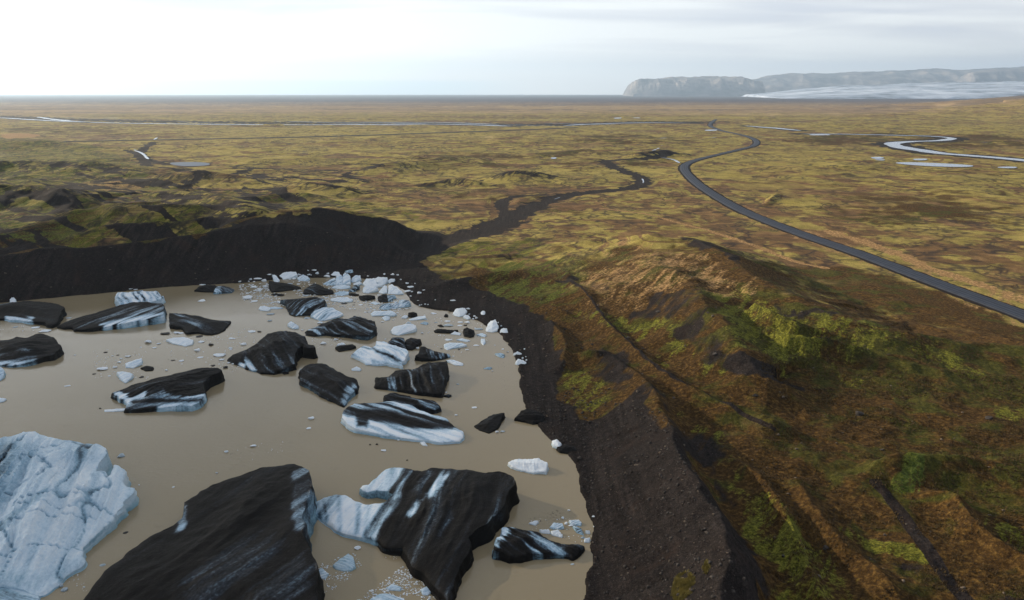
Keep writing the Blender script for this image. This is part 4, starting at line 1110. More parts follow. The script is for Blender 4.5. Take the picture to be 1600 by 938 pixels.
berg(2, [(742, 607), (765, 597), (800, 592), (855, 588), (878, 600), (850, 615), (765, 637)], 0.8, 0.15, (0, -1), 0.92, st=0.1, label='small flat dark plate with a white lump behind it', res=.6)
berg(2, [(750, 594), (760, 583), (795, 577), (808, 590)], 0.9, 0.5, (0, -1), 0.0, st=0.05, label='white lump tucked behind the small flat dark plate', res=.5)
berg(2, [(540, 505), (580, 485), (650, 450), (720, 425), (760, 413), (830, 420), (870, 398), (930, 410), (1003, 435), (1008, 490), (985, 510), (955, 530), (860, 525), (760, 520), (680, 515), (600, 530), (545, 525)],
     2.8, 0.25, (0.4, -1), 0.72, patches=[([(640, 455), (740, 450), (880, 500), (960, 525), (860, 525), (700, 500), (560, 510)], 0.92, 3), ([(540, 508), (600, 500), (680, 515), (600, 530)], 0.5, 3), ([(870, 405), (1000, 440), (1000, 470), (880, 440)], .7, 2)], stripe=(1, 0.32), st=0.42, groove=1.3, res=1.2, label='grey and black banded raft with swirling layers, mid-lake')
berg(2, [(380, 292), (430, 288), (540, 278), (620, 274), (660, 282), (678, 310), (665, 335), (600, 372), (575, 385), (520, 390), (465, 398), (440, 385), (425, 350), (415, 310)],
     2.6, 0.3, (0.2, -1), 0.70, patches=[([(420, 290), (640, 276), (670, 300), (540, 300), (430, 312)], .9, 2), ([(580, 345), (660, 310), (680, 325), (600, 385)], 0.25, 2)], stripe=(1, -0.42), st=0.46, groove=1.3, res=1.1, label='brown and white striped slab with one pointed corner')
berg(2, [(580, 395), (600, 370), (650, 340), (720, 345), (790, 382), (760, 402), (680, 425), (640, 430), (600, 412)], 1.5, 0.2, (0, -1), 0.16, stripe=(1, -0.5), st=0.22, groove=1.4, label='white combed ice wedge joined to the striped pointed slab', res=.9)
# top left of the lake
berg(1, [(-120, 280), (0, 283), (60, 272), (150, 265), (260, 268), (340, 285), (372, 300), (350, 345), (330, 385), (305, 408), (260, 385), (180, 380), (80, 375), (20, 362), (-120, 372)], 3.2, 0.35, (0.2, -1), 0.95, patches=[([(30, 350), (190, 368), (190, 385), (30, 380)], 0.25, 1.2), ([(-60, 275), (60, 272), (40, 290), (-60, 300)], .5, 2)], stripe=(1, 0.1), st=0.2, res=1.1, label='broad black berg nearest the foot of the dark gravel wall')
berg(1, [(-120, 498), (0, 490), (50, 492), (100, 475), (165, 476), (215, 462), (280, 462), (325, 485), (350, 520), (350, 548), (310, 575), (250, 590), (190, 615), (150, 628), (80, 640), (0, 636), (-120, 630)], 3.4, 0.35, (0.2, -1), 0.93, patches=[([(-60, 600), (90, 615), (200, 605), (150, 640), (-60, 645)], 0.28, 2), ([(80, 530), (160, 535), (170, 560), (100, 560)], .5, 3), ([(-20, 560), (200, 585), (180, 610), (-20, 600)], .66, 3)], stripe=(1, -0.1), st=0.24, res=1.1, dome=.12, label='rounded twin-humped black berg with a blue-white waterline')
berg(1, [(345, 410), (380, 388), (450, 362), (560, 335), (640, 305), (700, 285), (760, 272), (860, 272), (945, 280), (965, 295), (966, 345), (900, 358), (820, 375), (700, 400), (620, 412), (540, 425), (435, 432), (420, 418), (380, 420)],
     3.4, 0.6, (0.5, -1), 0.95, patches=[([(560, 395), (700, 365), (860, 335), (980, 322), (980, 360), (820, 385), (600, 420)], 0.18, 1.3), ([(480, 385), (640, 345), (800, 310), (960, 295), (970, 325), (700, 370), (560, 400), (430, 435)], 0.60, 1.8)], stripe=(1, -0.28), st=0.25, res=1.3, label='long black knife-shaped berg with a white belt along its side', dome=.02)
berg(1, [(672, 235), (690, 215), (760, 212), (830, 200), (860, 208), (920, 208), (958, 240), (945, 252), (900, 262), (860, 273), (780, 275), (700, 285), (685, 265)], 2.8, 1.6, (0, -1), 0.13, stripe=(0.5, 1), st=0.34, groove=1.5, cracks=1.0, label='blocky white berg with dark cracks behind the knife-shaped berg', wall=.18, res=1.1)
berg(1, [(990, 335), (1060, 338), (1150, 348), (1200, 362), (1260, 375), (1350, 380), (1310, 440), (1240, 463), (1160, 448), (1100, 450), (1060, 415), (995, 408)], 1.8, 0.3, (-0.3, -1), 0.92, patches=[([(1000, 370), (1080, 360), (1140, 400), (1080, 420), (1000, 400)], 0.66, 4)], stripe=(1, 0.3), st=0.25, label='flat black floe with pointed tail beside the knife-shaped berg')
berg(1, [(1140, 200), (1170, 178), (1215, 168), (1260, 172), (1270, 178), (1255, 208), (1200, 208)], 1.7, 0.4, (0, -1), 0.88, st=0.15, label='small black lump in line with a grey lump under the wall', res=.7)
berg(1, [(1253, 210), (1268, 180), (1310, 175), (1345, 185), (1372, 195), (1355, 212), (1290, 212)], 1.3, 0.4, (-0.3, -1), 0.62, patches=[([(1250, 212), (1268, 176), (1290, 185), (1295, 212)], 0.25, 1.5)], st=0.2, label='small grey lump with a white tip beside the small black lump', res=.7)
berg(1, [(655, 805), (700, 785), (770, 755), (850, 735), (950, 705), (1050, 680), (1150, 665), (1215, 650), (1280, 648), (1312, 665), (1270, 690), (1220, 715), (1195, 745), (1190, 765), (1205, 790), (1205, 815), (1160, 855), (1125, 878), (1050, 880), (900, 888), (800, 898), (730, 905), (750, 875), (740, 850), (700, 830)],
     3.6, 0.6, (0.25, -1), 0.95, patches=[([(655, 795), (700, 795), (770, 830), (850, 790), (850, 830), (960, 790), (1040, 812), (1110, 825), (1210, 795), (1210, 830), (1130, 885), (900, 895), (700, 910), (740, 860), (690, 830)], 0.30, 1.8), ([(760, 850), (900, 835), (1100, 842), (1180, 835), (1150, 855), (900, 862), (780, 868)], 0.75, 1.2), ([(665, 800), (700, 798), (770, 835), (750, 870), (690, 830)], .1, 1.5)],
     stripe=(1, -0.2), st=0.26, res=1.3, groove=.9, label='black berg with a bird-head point and a layered blue-white cliff')
berg(1, [(613, 902), (660, 898), (722, 894), (760, 897), (720, 906), (660, 910), (615, 912)], 0.3, 0.12, (0, -1), 0.05, st=0.1, label='thin white ice spit off the bird-head berg', res=.5)
berg(2, [(300, 165), (340, 172), (430, 185), (490, 200), (512, 212), (480, 222), (400, 230), (320, 236), (305, 210)], 1.6, 0.3, (-0.2, -1), 0.95, st=0.12, label='black wedge floe lying against the white rubble at the far shore', res=.8)
berg(2, [(530, 225), (560, 205), (600, 182), (640, 195), (680, 215), (728, 230), (725, 248), (650, 260), (570, 252), (530, 248)], 2.0, 0.25, (0, -1), 0.9, patches=[([(530, 215), (600, 195), (600, 230), (530, 245)], .72, 3)], st=0.2, label='black tent-shaped floe in front of the largest white rubble heap', res=.8)

# smaller named floes: (zoom, outline, high, dirt, striping, label)
for row in [
    (1, [(685, 680), (720, 675), (780, 690), (770, 710), (735, 742), (705, 715)], 1.0, 0.08, 0.15, 'white arrowhead floe among crumbs near a small dark floe'),
    (1, [(735, 630), (790, 610), (830, 600), (830, 625), (780, 655), (740, 652)], 0.9, 0.1, 0.15, 'oblong white floe just above the white arrowhead floe'),
    (1, [(975, 490), (1020, 478), (1080, 475), (1135, 492), (1125, 515), (1090, 527), (1020, 512)], 0.8, 0.03, 0.08, 'smooth white flat floe below the flat black floe with pointed tail'),
    (1, [(825, 655), (860, 643), (900, 650), (895, 668), (855, 675)], 0.5, 0.92, 0.1, 'little dark floe beside the white arrowhead floe'),
    (1, [(-30, 655), (10, 652), (25, 670), (20, 700), (0, 725), (-30, 730)], 1.3, 0.25, 0.1, 'blue-white block cut by the picture edge below the twin-humped berg'),
    (1, [(-30, 830), (35, 835), (20, 850), (-30, 862)], 0.4, 0.1, 0.1, 'thin white sliver at the picture edge in open water'),
    (1, [(58, 245), (75, 236), (92, 255), (90, 272), (58, 272)], 1.6, 0.02, 0.05, 'upright white chunk at the foot of the dark gravel wall'),
    (2, [(370, 130), (400, 108), (480, 106), (488, 125), (450, 140), (395, 155)], 2.0, 0.04, 0.1, 'large rounded white block, first big one along the far shore'),
    (2, [(322, 125), (345, 128), (370, 160), (355, 175), (335, 165)], 1.3, 0.05, 0.08, 'narrow white shard leaning on the far shore'),
    (2, [(488, 145), (525, 124), (555, 135), (570, 150), (555, 165), (500, 162)], 1.5, 0.16, 0.25, 'bluish ribbed block beside the large rounded white block'),
    (2, [(712, 125), (735, 106), (765, 108), (775, 125), (755, 140), (725, 135)], 1.3, 0.03, 0.08, 'white boulder of ice at the top of the far rubble'),
    (2, [(660, 185), (700, 160), (735, 145), (750, 165), (740, 190), (690, 193)], 1.6, 0.22, 0.3, 'grey-streaked low wedge of the white rubble heap'),
    (2, [(738, 190), (742, 150), (780, 125), (790, 150), (785, 190)], 2.6, 0.14, 0.25, 'tall pale slab of the white rubble heap'),
    (2, [(785, 190), (790, 130), (806, 108), (835, 125), (842, 150), (840, 185)], 3.0, 0.14, 0.25, 'tallest pale block of the white rubble heap'),
    (2, [(806, 100), (855, 90), (860, 105), (835, 122), (815, 115)], 1.3, 0.32, 0.2, 'grey tip rising behind the tallest rubble block'),
    (2, [(848, 165), (855, 145), (880, 128), (905, 130), (912, 150), (885, 170), (855, 174)], 2.0, 0.12, 0.12, 'rounded blue-white boulder of ice beside the rubble heap'),
    (2, [(925, 180), (945, 155), (1000, 148), (1020, 185), (1060, 190), (1000, 210), (945, 205)], 2.3, 0.03, 0.1, 'broad white berg on the far shore, upper lump'),
    (2, [(1000, 150), (1030, 140), (1088, 142), (1085, 165), (1062, 190), (1025, 185)], 2.2, 0.02, 0.1, 'flat-topped white block next to the broad white berg'),
    (2, [(925, 215), (945, 200), (1000, 210), (1025, 212), (1000, 228), (960, 245), (928, 242)], 1.8, 0.05, 0.12, 'white lump in the water below the broad white berg'),
    (2, [(1088, 165), (1110, 152), (1138, 152), (1130, 170), (1100, 180)], 1.2, 0.03, 0.05, 'white chunk resting on gravel beside the flat-topped block'),
    (2, [(1030, 240), (1068, 195), (1085, 203), (1085, 240), (1060, 250)], 2.0, 0.04, 0.1, 'white pyramid of ice at the far shore corner'),
    (2, [(1095, 230), (1098, 200), (1115, 190), (1150, 205), (1195, 248), (1150, 252), (1092, 250)], 2.2, 0.04, 0.12, 'white sloping block beside the white pyramid'),
    (2, [(862, 185), (900, 170), (918, 180), (895, 195), (870, 195)], 0.8, 0.05, 0.1, 'little white floe above the tilted grey spur'),
    (2, [(830, 230), (870, 195), (900, 190), (898, 205), (865, 237), (835, 240)], 1.6, 0.62, 0.4, 'tilted grey and black spur between white floes'),
    (2, [(710, 285), (760, 275), (820, 275), (858, 290), (845, 302), (780, 305), (715, 298)], 0.8, 0.08, 0.1, 'long pale floe behind the combed white wedge'),
    (2, [(715, 212), (740, 198), (800, 192), (840, 200), (835, 212), (780, 220)], 0.6, 0.14, 0.1, 'pale flat floe directly under the tallest rubble block'),
    (2, [(730, 250), (770, 235), (830, 238), (830, 255), (780, 264)], 0.4, 0.26, 0.15, 'translucent pale floe between two other pale floes'),
    (2, [(830, 248), (870, 248), (898, 255), (870, 266), (835, 262)], 0.6, 0.93, 0.1, 'thin black floe beside the translucent pale floe'),
    (2, [(900, 265), (950, 260), (1005, 265), (985, 280), (960, 290), (940, 298), (915, 295)], 1.0, 0.92, 0.15, 'black triangular floe in the broken ice'),
    (2, [(1025, 270), (1060, 255), (1085, 258), (1092, 300), (1080, 306), (1035, 305)], 1.6, 0.85, 0.2, 'brown-black block grounded near the shore corner'),
    (2, [(1085, 262), (1120, 260), (1122, 285), (1115, 298), (1092, 302)], 1.3, 0.42, 0.3, 'grey-white block stuck to the brown-black block'),
    (2, [(1110, 262), (1140, 262), (1146, 278), (1122, 284)], 0.8, 0.35, 0.1, 'bluish scrap behind the grey-white block'),
    (2, [(1035, 345), (1045, 328), (1060, 320), (1105, 312), (1115, 330), (1100, 350), (1060, 355)], 1.3, 0.3, 0.3, 'low bluish block beginning the toothed row'),
    (2, [(1105, 345), (1115, 315), (1130, 318), (1150, 300), (1160, 320), (1155, 342)], 1.7, 0.3, 0.45, 'middle tooth of the bluish row'),
    (2, [(1155, 342), (1165, 300), (1190, 292), (1230, 298), (1240, 310), (1225, 325), (1190, 338)], 1.8, 0.28, 0.45, 'highest block closing the bluish row by the shore'),
    (2, [(975, 385), (1000, 365), (1060, 368), (1110, 362), (1150, 385), (1130, 395), (1060, 392), (990, 398)], 0.9, 0.1, 0.12, 'long knobbly white floe below the bluish row'),
    (2, [(1052, 410), (1075, 400), (1105, 405), (1100, 422), (1075, 430)], 0.6, 0.12, 0.1, 'small round pale floe below the long knobbly floe'),
    (2, [(978, 310), (1000, 305), (1036, 315), (1010, 324)], 0.4, 0.12, 0.1, 'thin pale floe between the black triangle and the bluish row'),
    (2, [(1228, 380), (1260, 374), (1285, 380), (1275, 402), (1245, 408), (1228, 398)], 1.0, 0.93, 0.1, 'round black lump amid white floes below the shore corner'),
    (2, [(1235, 420), (1290, 405), (1340, 398), (1345, 412), (1300, 422), (1240, 428)], 0.5, 0.07, 0.1, 'long thin white floe just below the round black lump'),
    (2, [(1180, 412), (1200, 395), (1225, 398), (1210, 415)], 0.6, 0.08, 0.1, 'small white floe next to the round black lump'),
    (2, [(1112, 495), (1130, 470), (1190, 458), (1215, 450), (1255, 452), (1280, 465), (1275, 488), (1220, 505), (1160, 527), (1120, 515)], 1.7, 0.04, 0.15, 'knobbly white ice loaf alone in mid-water'),
    (2, [(1210, 447), (1225, 437), (1245, 443), (1235, 455)], 1.5, 0.05, 0.1, 'white knob standing behind the knobbly ice loaf'),
    (2, [(1308, 448), (1335, 437), (1360, 445), (1350, 458)], 0.4, 0.33, 0.1, 'small grey floe beyond the ice loaf'),
    (2, [(425, 450), (450, 435), (495, 465), (495, 480), (465, 485), (430, 462)], 1.1, 0.14, 0.35, 'striped white oval floe between striped slab and hump-backed berg'),
    (2, [(232, 350), (240, 336), (270, 332), (300, 340), (310, 350), (290, 365), (245, 360)], 0.9, 0.04, 0.08, 'white lump with a long flat tail'),
    (2, [(300, 342), (340, 338), (392, 346), (350, 352), (310, 352)], 0.3, 0.2, 0.1, 'flat icy tail trailing from a white lump'),
    (2, [(315, 255), (340, 248), (400, 255), (380, 265), (330, 264)], 0.5, 0.92, 0.1, 'thin black floe under the far black wedge'),
    (2, [(848, 752), (880, 738), (912, 752), (905, 764), (855, 762)], 0.6, 0.05, 0.1, 'white triangular floe below the seamed white iceberg'),
    (2, [(380, 770), (430, 770), (430, 782), (400, 788)], 0.3, 0.92, 0.1, 'tiny dark plate below the hump-backed berg'),
    (3, [(668, 437), (690, 427), (810, 435), (790, 447), (720, 452), (675, 450)], 0.7, 0.95, 0.1, 'long black plank-like floe near the far shore bend'),
    (3, [(765, 457), (790, 443), (825, 452), (820, 464)], 0.6, 0.06, 0.1, 'white floe touching the end of the black plank-like floe'),
    (3, [(842, 427), (865, 420), (905, 435), (900, 465), (880, 477), (845, 465)], 1.3, 0.94, 0.1, 'square black lump near the far shore bend'),
    (3, [(690, 405), (712, 402), (726, 414), (705, 416)], 0.3, 0.92, 0.1, 'small black splinter above the plank-like floe'),
    (3, [(728, 350), (738, 338), (750, 345), (748, 358), (732, 358)], 0.6, 0.92, 0.1, 'little black knob close to the far beach'),
    (3, [(728, 518), (760, 508), (830, 510), (860, 520), (820, 532), (780, 538), (745, 550), (732, 542)], 0.6, 0.1, 0.25, 'white feathery raft of floes near the shore bend'),
    (3, [(800, 490), (830, 483), (880, 495), (860, 502)], 0.4, 0.1, 0.15, 'narrow white floe above the feathery raft'),
    (3, [(945, 485), (965, 485), (970, 505), (958, 522), (945, 505)], 0.6, 0.12, 0.1, 'upright oval white floe near the shore bend'),
    (3, [(920, 460), (950, 452), (975, 462), (965, 475)], 0.5, 0.16, 0.1, 'pale floe above the upright oval one'),
    (3, [(1028, 572), (1060, 568), (1082, 578), (1075, 597), (1050, 590)], 0.5, 0.34, 0.2, 'grey floe alone close to the curved beach'),
    (3, [(958, 660), (980, 652), (1008, 652), (995, 665)], 0.3, 0.38, 0.1, 'thin grey floe in open water below the shore bend'),
    (3, [(725, 820), (750, 810), (770, 815), (755, 830)], 0.4, 0.75, 0.2, 'small grey-black chip beside the ribbed wedge foot'),
    (3, [(185, 663), (215, 648), (240, 660), (232, 670)], 0.5, 0.05, 0.1, 'white chip directly under the seamed white iceberg'),
    (3, [(780, 335), (795, 312), (820, 307), (850, 306), (862, 320), (845, 345), (815, 355), (790, 347)], 1.7, 0.0, 0.05, 'big smooth white boulder of ice on the beach'),
    (3, [(840, 355), (855, 345), (870, 348), (882, 362), (865, 370)], 0.9, 0.0, 0.05, 'white chunk below the smooth white beach boulder'),
    (3, [(955, 320), (968, 325), (965, 345), (945, 350), (943, 330)], 1.1, 0.0, 0.05, 'white chunk farthest up the dark beach'),
    (3, [(973, 430), (985, 400), (1000, 380), (1030, 375), (1045, 410), (1040, 435), (1010, 445), (980, 442)], 2.2, 0.0, 0.08, 'tall white ice cone stranded at the waterline'),
    (3, [(1055, 450), (1060, 430), (1075, 424), (1095, 425), (1102, 450), (1080, 456)], 1.1, 0.02, 0.05, 'squat white block beside the white ice cone'),
    (3, [(1135, 572), (1160, 560), (1182, 570), (1170, 583), (1145, 582)], 1.0, 0.0, 0.05, 'upper white lump of a pair on the curved beach'),
    (3, [(1145, 625), (1160, 603), (1190, 610), (1210, 622), (1200, 637), (1155, 636)], 1.2, 0.02, 0.08, 'lower, larger white lump of the beach pair'),
    (5, [(1275, 620), (1290, 602), (1330, 605), (1335, 625), (1290, 628)], 0.5, 0.2, 0.25, 'striped plate in the broken ice by the boot-shaped berg'),
    (5, [(1358, 592), (1400, 588), (1412, 600), (1408, 615), (1365, 605)], 0.5, 0.2, 0.25, 'bluish plate nearest the gravel in the broken ice'),
    (5, [(1230, 632), (1270, 630), (1277, 648), (1240, 645)], 0.5, 0.02, 0.06, 'white plate just behind the boot-shaped berg'),
    (5, [(1280, 638), (1310, 632), (1330, 655), (1325, 665), (1285, 652)], 0.5, 0.03, 0.06, 'white four-sided plate in the middle of the broken ice'),
    (5, [(1375, 612), (1410, 627), (1422, 655), (1390, 640)], 0.4, 0.42, 0.2, 'grey splinter among the white plates by the gravel'),
    (5, [(1425, 670), (1448, 666), (1446, 685), (1425, 685)], 0.5, 0.02, 0.06, 'white cube-like bit at the end of the broken ice'),
    (5, [(1430, 635), (1448, 636), (1447, 648), (1434, 647)], 0.5, 0.02, 0.06, 'small white bit between splinter and gravel shore'),
    (5, [(1185, 602), (1215, 592), (1225, 595), (1210, 612)], 0.4, 0.03, 0.1, 'white shard floating behind the boot-shaped berg'),
    (5, [(262, 812), (285, 798), (312, 820), (300, 845), (270, 840)], 0.5, 0.2, 0.2, 'slushy white patch against the flank of the black giant'),
    (5, [(265, 860), (285, 858), (288, 880), (268, 882)], 0.5, 0.1, 0.1, 'white crumb touching the lower flank of the black giant'),
    (5, [(565, 882), (590, 868), (630, 880), (625, 895), (580, 892)], 0.4, 0.18, 0.1, 'pale floe just above the bottom slush raft'),
    (5, [(718, 888), (740, 878), (757, 900), (745, 914), (722, 910)], 0.5, 0.18, 0.1, 'pale round floe under the point of the winged iceberg'),
    (5, [(815, 48), (835, 44), (848, 50), (835, 57)], 0.3, 0.6, 0.1, 'small grey flake in the gap above the lens-shaped iceberg'),
    (5, [(712, 252), (730, 250), (744, 268), (725, 265)], 0.4, 0.03, 0.05, 'white chip right below the lens-shaped iceberg'),
]:
    zk, ol, hi, di, st_, lb = row
    small = zk != 5 and hi < 0.7
    berg(zk, ol, hi, 0.12 if hi < .8 else 0.2, (0.1, -1), di, stripe=(1, 0.25 if di > .5 else -0.3), st=st_, res=0.55 if small else 0.7, dome=0.10 if hi > .7 else .03, name='ice_floe', cat='ice floe', label=lb, group='ice floes and stranded ice', groove=.8,
         land=0.0, blue=.05)
print('bergs', NB, round(time.time() - T0, 1))

# ------------------------------------------------------------------ chunk prototypes
def hull(seed, npts=16, flat=0.6, sub=1, rough=0.06):
    r = random.Random(seed)
    bm = bmesh.new()
    for _ in range(npts):
        v = Vector((r.gauss(0, 1), r.gauss(0, 1), r.gauss(0, 1))).normalized() * r.uniform(0.85, 1.1)
        bm.verts.new((v.x * 0.5, v.y * 0.5, (v.z * 0.5 + 0.28) * flat))
    res = bmesh.ops.convex_hull(bm, input=bm.verts)
    bmesh.ops.delete(bm, geom=[g for g in res['geom_interior'] if isinstance(g, bmesh.types.BMVert)], context='VERTS')
    if sub:
        bmesh.ops.bevel(bm, geom=bm.edges[:], offset=0.035, segments=1, affect='EDGES')
        bmesh.ops.triangulate(bm, faces=bm.faces)
    V = np.array([v.co[:] for v in bm.verts])
    bm.faces.ensure_lookup_table()
    F = np.array([[v.index for v in f.verts] for f in bm.faces])
    bm.free()
    V += rough * np.stack([fbm(V[:, 1] * 5, V[:, 2] * 5, seed, 3), fbm(V[:, 0] * 5, V[:, 2] * 5, seed + 1, 3), fbm(V[:, 0] * 5, V[:, 1] * 5, seed + 2, 3)], 1)
    return V, F
def simple_mat(name, lo_, hi_, scale, rough=0.5, spec=0.3, bd=0.15):
    m, t = mat_new(name)
    pos = t.n('ShaderNodeNewGeometry').outputs['Position']
    n = t.noise(pos, scale, 4, 0.6)
    principled(t, t.ramp(n, [(0.3, lo_), (0.7, hi_)]), rough, n, 0.5, bd, spec)
    return m
M_WI = simple_mat('clean_ice', (0.60, 0.70, 0.77), (0.85, 0.89, 0.92), 1.2, 0.4)
M_DI = simple_mat('debris_ice', (0.007, 0.0065, 0.0065), (0.026, 0.023, 0.023), 2.0, 0.7)
M_GI = simple_mat('grey_ice', (0.16, 0.22, 0.27), (0.50, 0.60, 0.66), 1.2, 0.4)
M_ST = simple_mat('stone', (0.018, 0.016, 0.015), (0.07, 0.06, 0.052), 1.5, 0.9)
M_ST2 = simple_mat('pale_stone', (0.06, 0.048, 0.038), (0.15, 0.12, 0.09), 1.5, 0.9)
PROT = [hull(s) for s in range(8)]
PM = {}
def chunk(px, py, wpx, hpx, kind=0, label='', group='', name='ice_chunk', cat='ice chunk', mats=(M_WI, M_DI, M_GI)):
    x, y, z = hit(px, py + hpx * 0.35)
    dep = y * CP - (z - CAM_H) * SP
    w = 1.12 * wpx / FPX * dep
    hm = np.clip((hpx / wpx - 0.22) * w, 0.10 * w, 0.9 * w)
    k = random.randrange(8)
    if (k, kind, name) not in PM:
        me = bpy.data.meshes.new(name)
        me.from_pydata(PROT[k][0].tolist(), [], PROT[k][1].tolist())
        me.materials.append(mats[kind])
        PM[(k, kind, name)] = me
    o = bpy.data.objects.new(name, PM[(k, kind, name)])
    COL.objects.link(o)
    o.location = (x, y, max(z - 0.04 * w, -0.02))
    o.rotation_euler = (0, 0, random.uniform(-0.5, 0.5) + (math.pi if random.random() < .5 else 0))
    o.scale = (w, w * random.uniform(.7, 1.0), max(hm / 0.5, 0.15))
    setp(o, label, cat, group)
    BITS.append((o, kind, w)) if name == 'ice_chunk' else None
    return o
def chunks(zk, rows, label, group):
    s = {1: 3.7525, 2: 4.263, 3: 3.7525, 4: 3.1475, 5: 2.776, 0: 1.0}[zk]
    for r_ in rows:
        (x, y), = Z(zk, [(r_[0], r_[1])])
        chunk(x, y, max(r_[2] / s, .8), max(r_[3] / s, .5), r_[4] if len(r_) > 4 else 0, label, group)
chunks(2, [(110, 168, 12, 9), (165, 168, 12, 9), (180, 153, 12, 8), (225, 145, 54, 20), (268, 162, 34, 26), (302, 121, 30, 14), (500, 122, 28, 18), (467, 150, 30, 20), (440, 155, 18, 14), (560, 95, 14, 10), (600, 91, 34, 14), (622, 113, 24, 22), (565, 122, 22, 15), (580, 127, 10, 8), (685, 134, 44, 28), (693, 116, 18, 15)],
       'white ice chunk stranded on black gravel along the far shore', 'white chunks stranded along the far shore')
chunks(2, [(1125, 120, 32, 18), (1157, 125, 22, 14), (1068, 120, 16, 16), (1178, 156, 14, 12), (1220, 180, 26, 17), (1242, 201, 46, 20), (1222, 229, 48, 22), (1253, 236, 18, 14), (1303, 244, 32, 26), (1330, 225, 22, 9), (1272, 183, 12, 8), (1243, 266, 15, 12), (1303, 328, 13, 10), (1315, 325, 11, 9), (1340, 320, 14, 14), (1358, 323, 12, 10), (1408, 290, 9, 6), (958, 132, 18, 8)],
       'white ice chunk high on the dark beach past the shore corner', 'white chunks on the dark beach at the corner')
chunks(3, [(868, 307, 24, 16), (875, 340, 12, 9), (905, 352, 15, 14), (917, 360, 18, 16), (898, 368, 14, 12), (1062, 410, 13, 12), (1045, 390, 10, 11), (1187, 598, 14, 15), (1207, 590, 9, 9), (1210, 610, 11, 13), (1198, 545, 12, 10), (778, 258, 36, 9), (675, 258, 9, 6)],
       'small white ice bit on the gravel beside larger beached chunks', 'small beached ice bits')
chunks(2, [(200, 200, 30, 12), (235, 215, 34, 16), (275, 200, 40, 24), (240, 225, 36, 18), (215, 228, 24, 12), (155, 272, 50, 28), (205, 298, 50, 12), (280, 253, 24, 10), (290, 265, 20, 10), (375, 305, 50, 22), (310, 383, 60, 16, 2), (305, 428, 30, 16, 2), (440, 182, 40, 12, 2), (495, 185, 30, 10), (505, 230, 40, 10, 2), (545, 262, 40, 10, 2),
            (550, 410, 50, 12, 2), (640, 442, 40, 18), (522, 492, 16, 9), (665, 578, 46, 24), (745, 553, 34, 20), (830, 536, 24, 12), (720, 540, 20, 7, 1), (235, 502, 30, 14, 1), (180, 498, 40, 12), (130, 583, 40, 20), (42, 610, 22, 14), (68, 550, 22, 10), (45, 622, 18, 8), (62, 716, 24, 12), (5, 655, 14, 16), (511, 755, 12, 8, 2)],
       'small white ice bit floating in the upper lake among larger bergs', 'floating ice bits in the upper lake')
chunks(2, [(910, 323, 34, 11), (865, 325, 20, 7, 1), (800, 315, 44, 8, 1), (840, 350, 24, 8), (870, 352, 18, 8), (860, 335, 14, 6), (870, 310, 14, 6, 1), (1055, 438, 24, 10), (1135, 350, 26, 8), (1170, 352, 34, 8), (1215, 350, 26, 8), (1240, 345, 20, 7), (1155, 378, 20, 8), (1320, 512, 16, 14), (1390, 380, 30, 14), (1075, 552, 16, 6, 2), (1292, 614, 18, 20)],
       'small pale ice bit floating near the bluish toothed row', 'floating ice bits below the shore corner')
chunks(3, [(515, 275, 16, 8), (575, 260, 14, 7), (598, 451, 15, 11), (612, 393, 40, 12), (665, 335, 36, 12), (497, 356, 34, 18), (748, 380, 36, 12), (678, 388, 24, 7, 2), (620, 372, 22, 6, 2), (823, 386, 34, 12), (865, 386, 40, 18), (852, 404, 24, 11, 1), (820, 406, 30, 9), (930, 425, 55, 14, 2), (750, 488, 50, 14), (750, 404, 60, 14, 2), (915, 522, 36, 10), (862, 548, 22, 9), (815, 548, 18, 7, 1), (712, 543, 18, 6, 1), (1072, 545, 16, 8), (1100, 562, 16, 7, 2), (1010, 675, 10, 8),
           (808, 750, 20, 8, 2), (905, 886, 32, 12), (740, 798, 14, 7), (1025, 522, 12, 4, 2), (799, 932, 20, 10), (572, 538, 20, 12)],
       'small ice bit floating off the curved gravel beach', 'floating ice bits off the curved beach')
chunks(1, [(868, 500, 42, 26), (1285, 575, 80, 26), (1182, 500, 40, 14), (1158, 548, 46, 22), (600, 655, 66, 26), (1235, 517, 36, 18, 1), (1182, 258, 52, 14), (1190, 165, 42, 12), (265, 438, 70, 14), (210, 418, 50, 8), (90, 415, 30, 8, 2), (400, 362, 34, 8, 2), (395, 760, 34, 9), (675, 650, 28, 15), (750, 585, 36, 16), (660, 585, 14, 7), (932, 512, 24, 13), (905, 536, 28, 10), (825, 535, 14, 6), (1480, 440, 48, 14), (1355, 480, 44, 14), (1427, 515, 38, 18), (1352, 540, 22, 14), (1175, 592, 36, 11), (1065, 612, 30, 12), (1300, 606, 34, 14), (1340, 625, 20, 12),
           (620, 563, 24, 9, 1), (692, 580, 18, 7, 1), (552, 690, 22, 9, 1), (587, 892, 16, 9, 1), (830, 708, 36, 8, 1), (1170, 470, 44, 9, 1), (1250, 640, 34, 12, 1), (640, 702, 20, 7), (975, 668, 16, 14), (700, 620, 30, 14), (710, 600, 20, 10), (765, 190, 26, 8), (795, 193, 26, 8), (1322, 650, 30, 18, 1), (1015, 610, 26, 8, 1), (970, 450, 60, 20, 1), (1035, 447, 40, 18), (1060, 450, 34, 14), (440, 580, 14, 7), (225, 612, 34, 10, 2), (1490, 180, 40, 20), (1450, 238, 62, 30), (1405, 148, 16, 12), (1470, 135, 18, 14), (1490, 150, 14, 9)],
       'small ice bit floating among the left-lying dark bergs'.replace('left-lying ', ''), 'floating ice bits among the dark bergs')
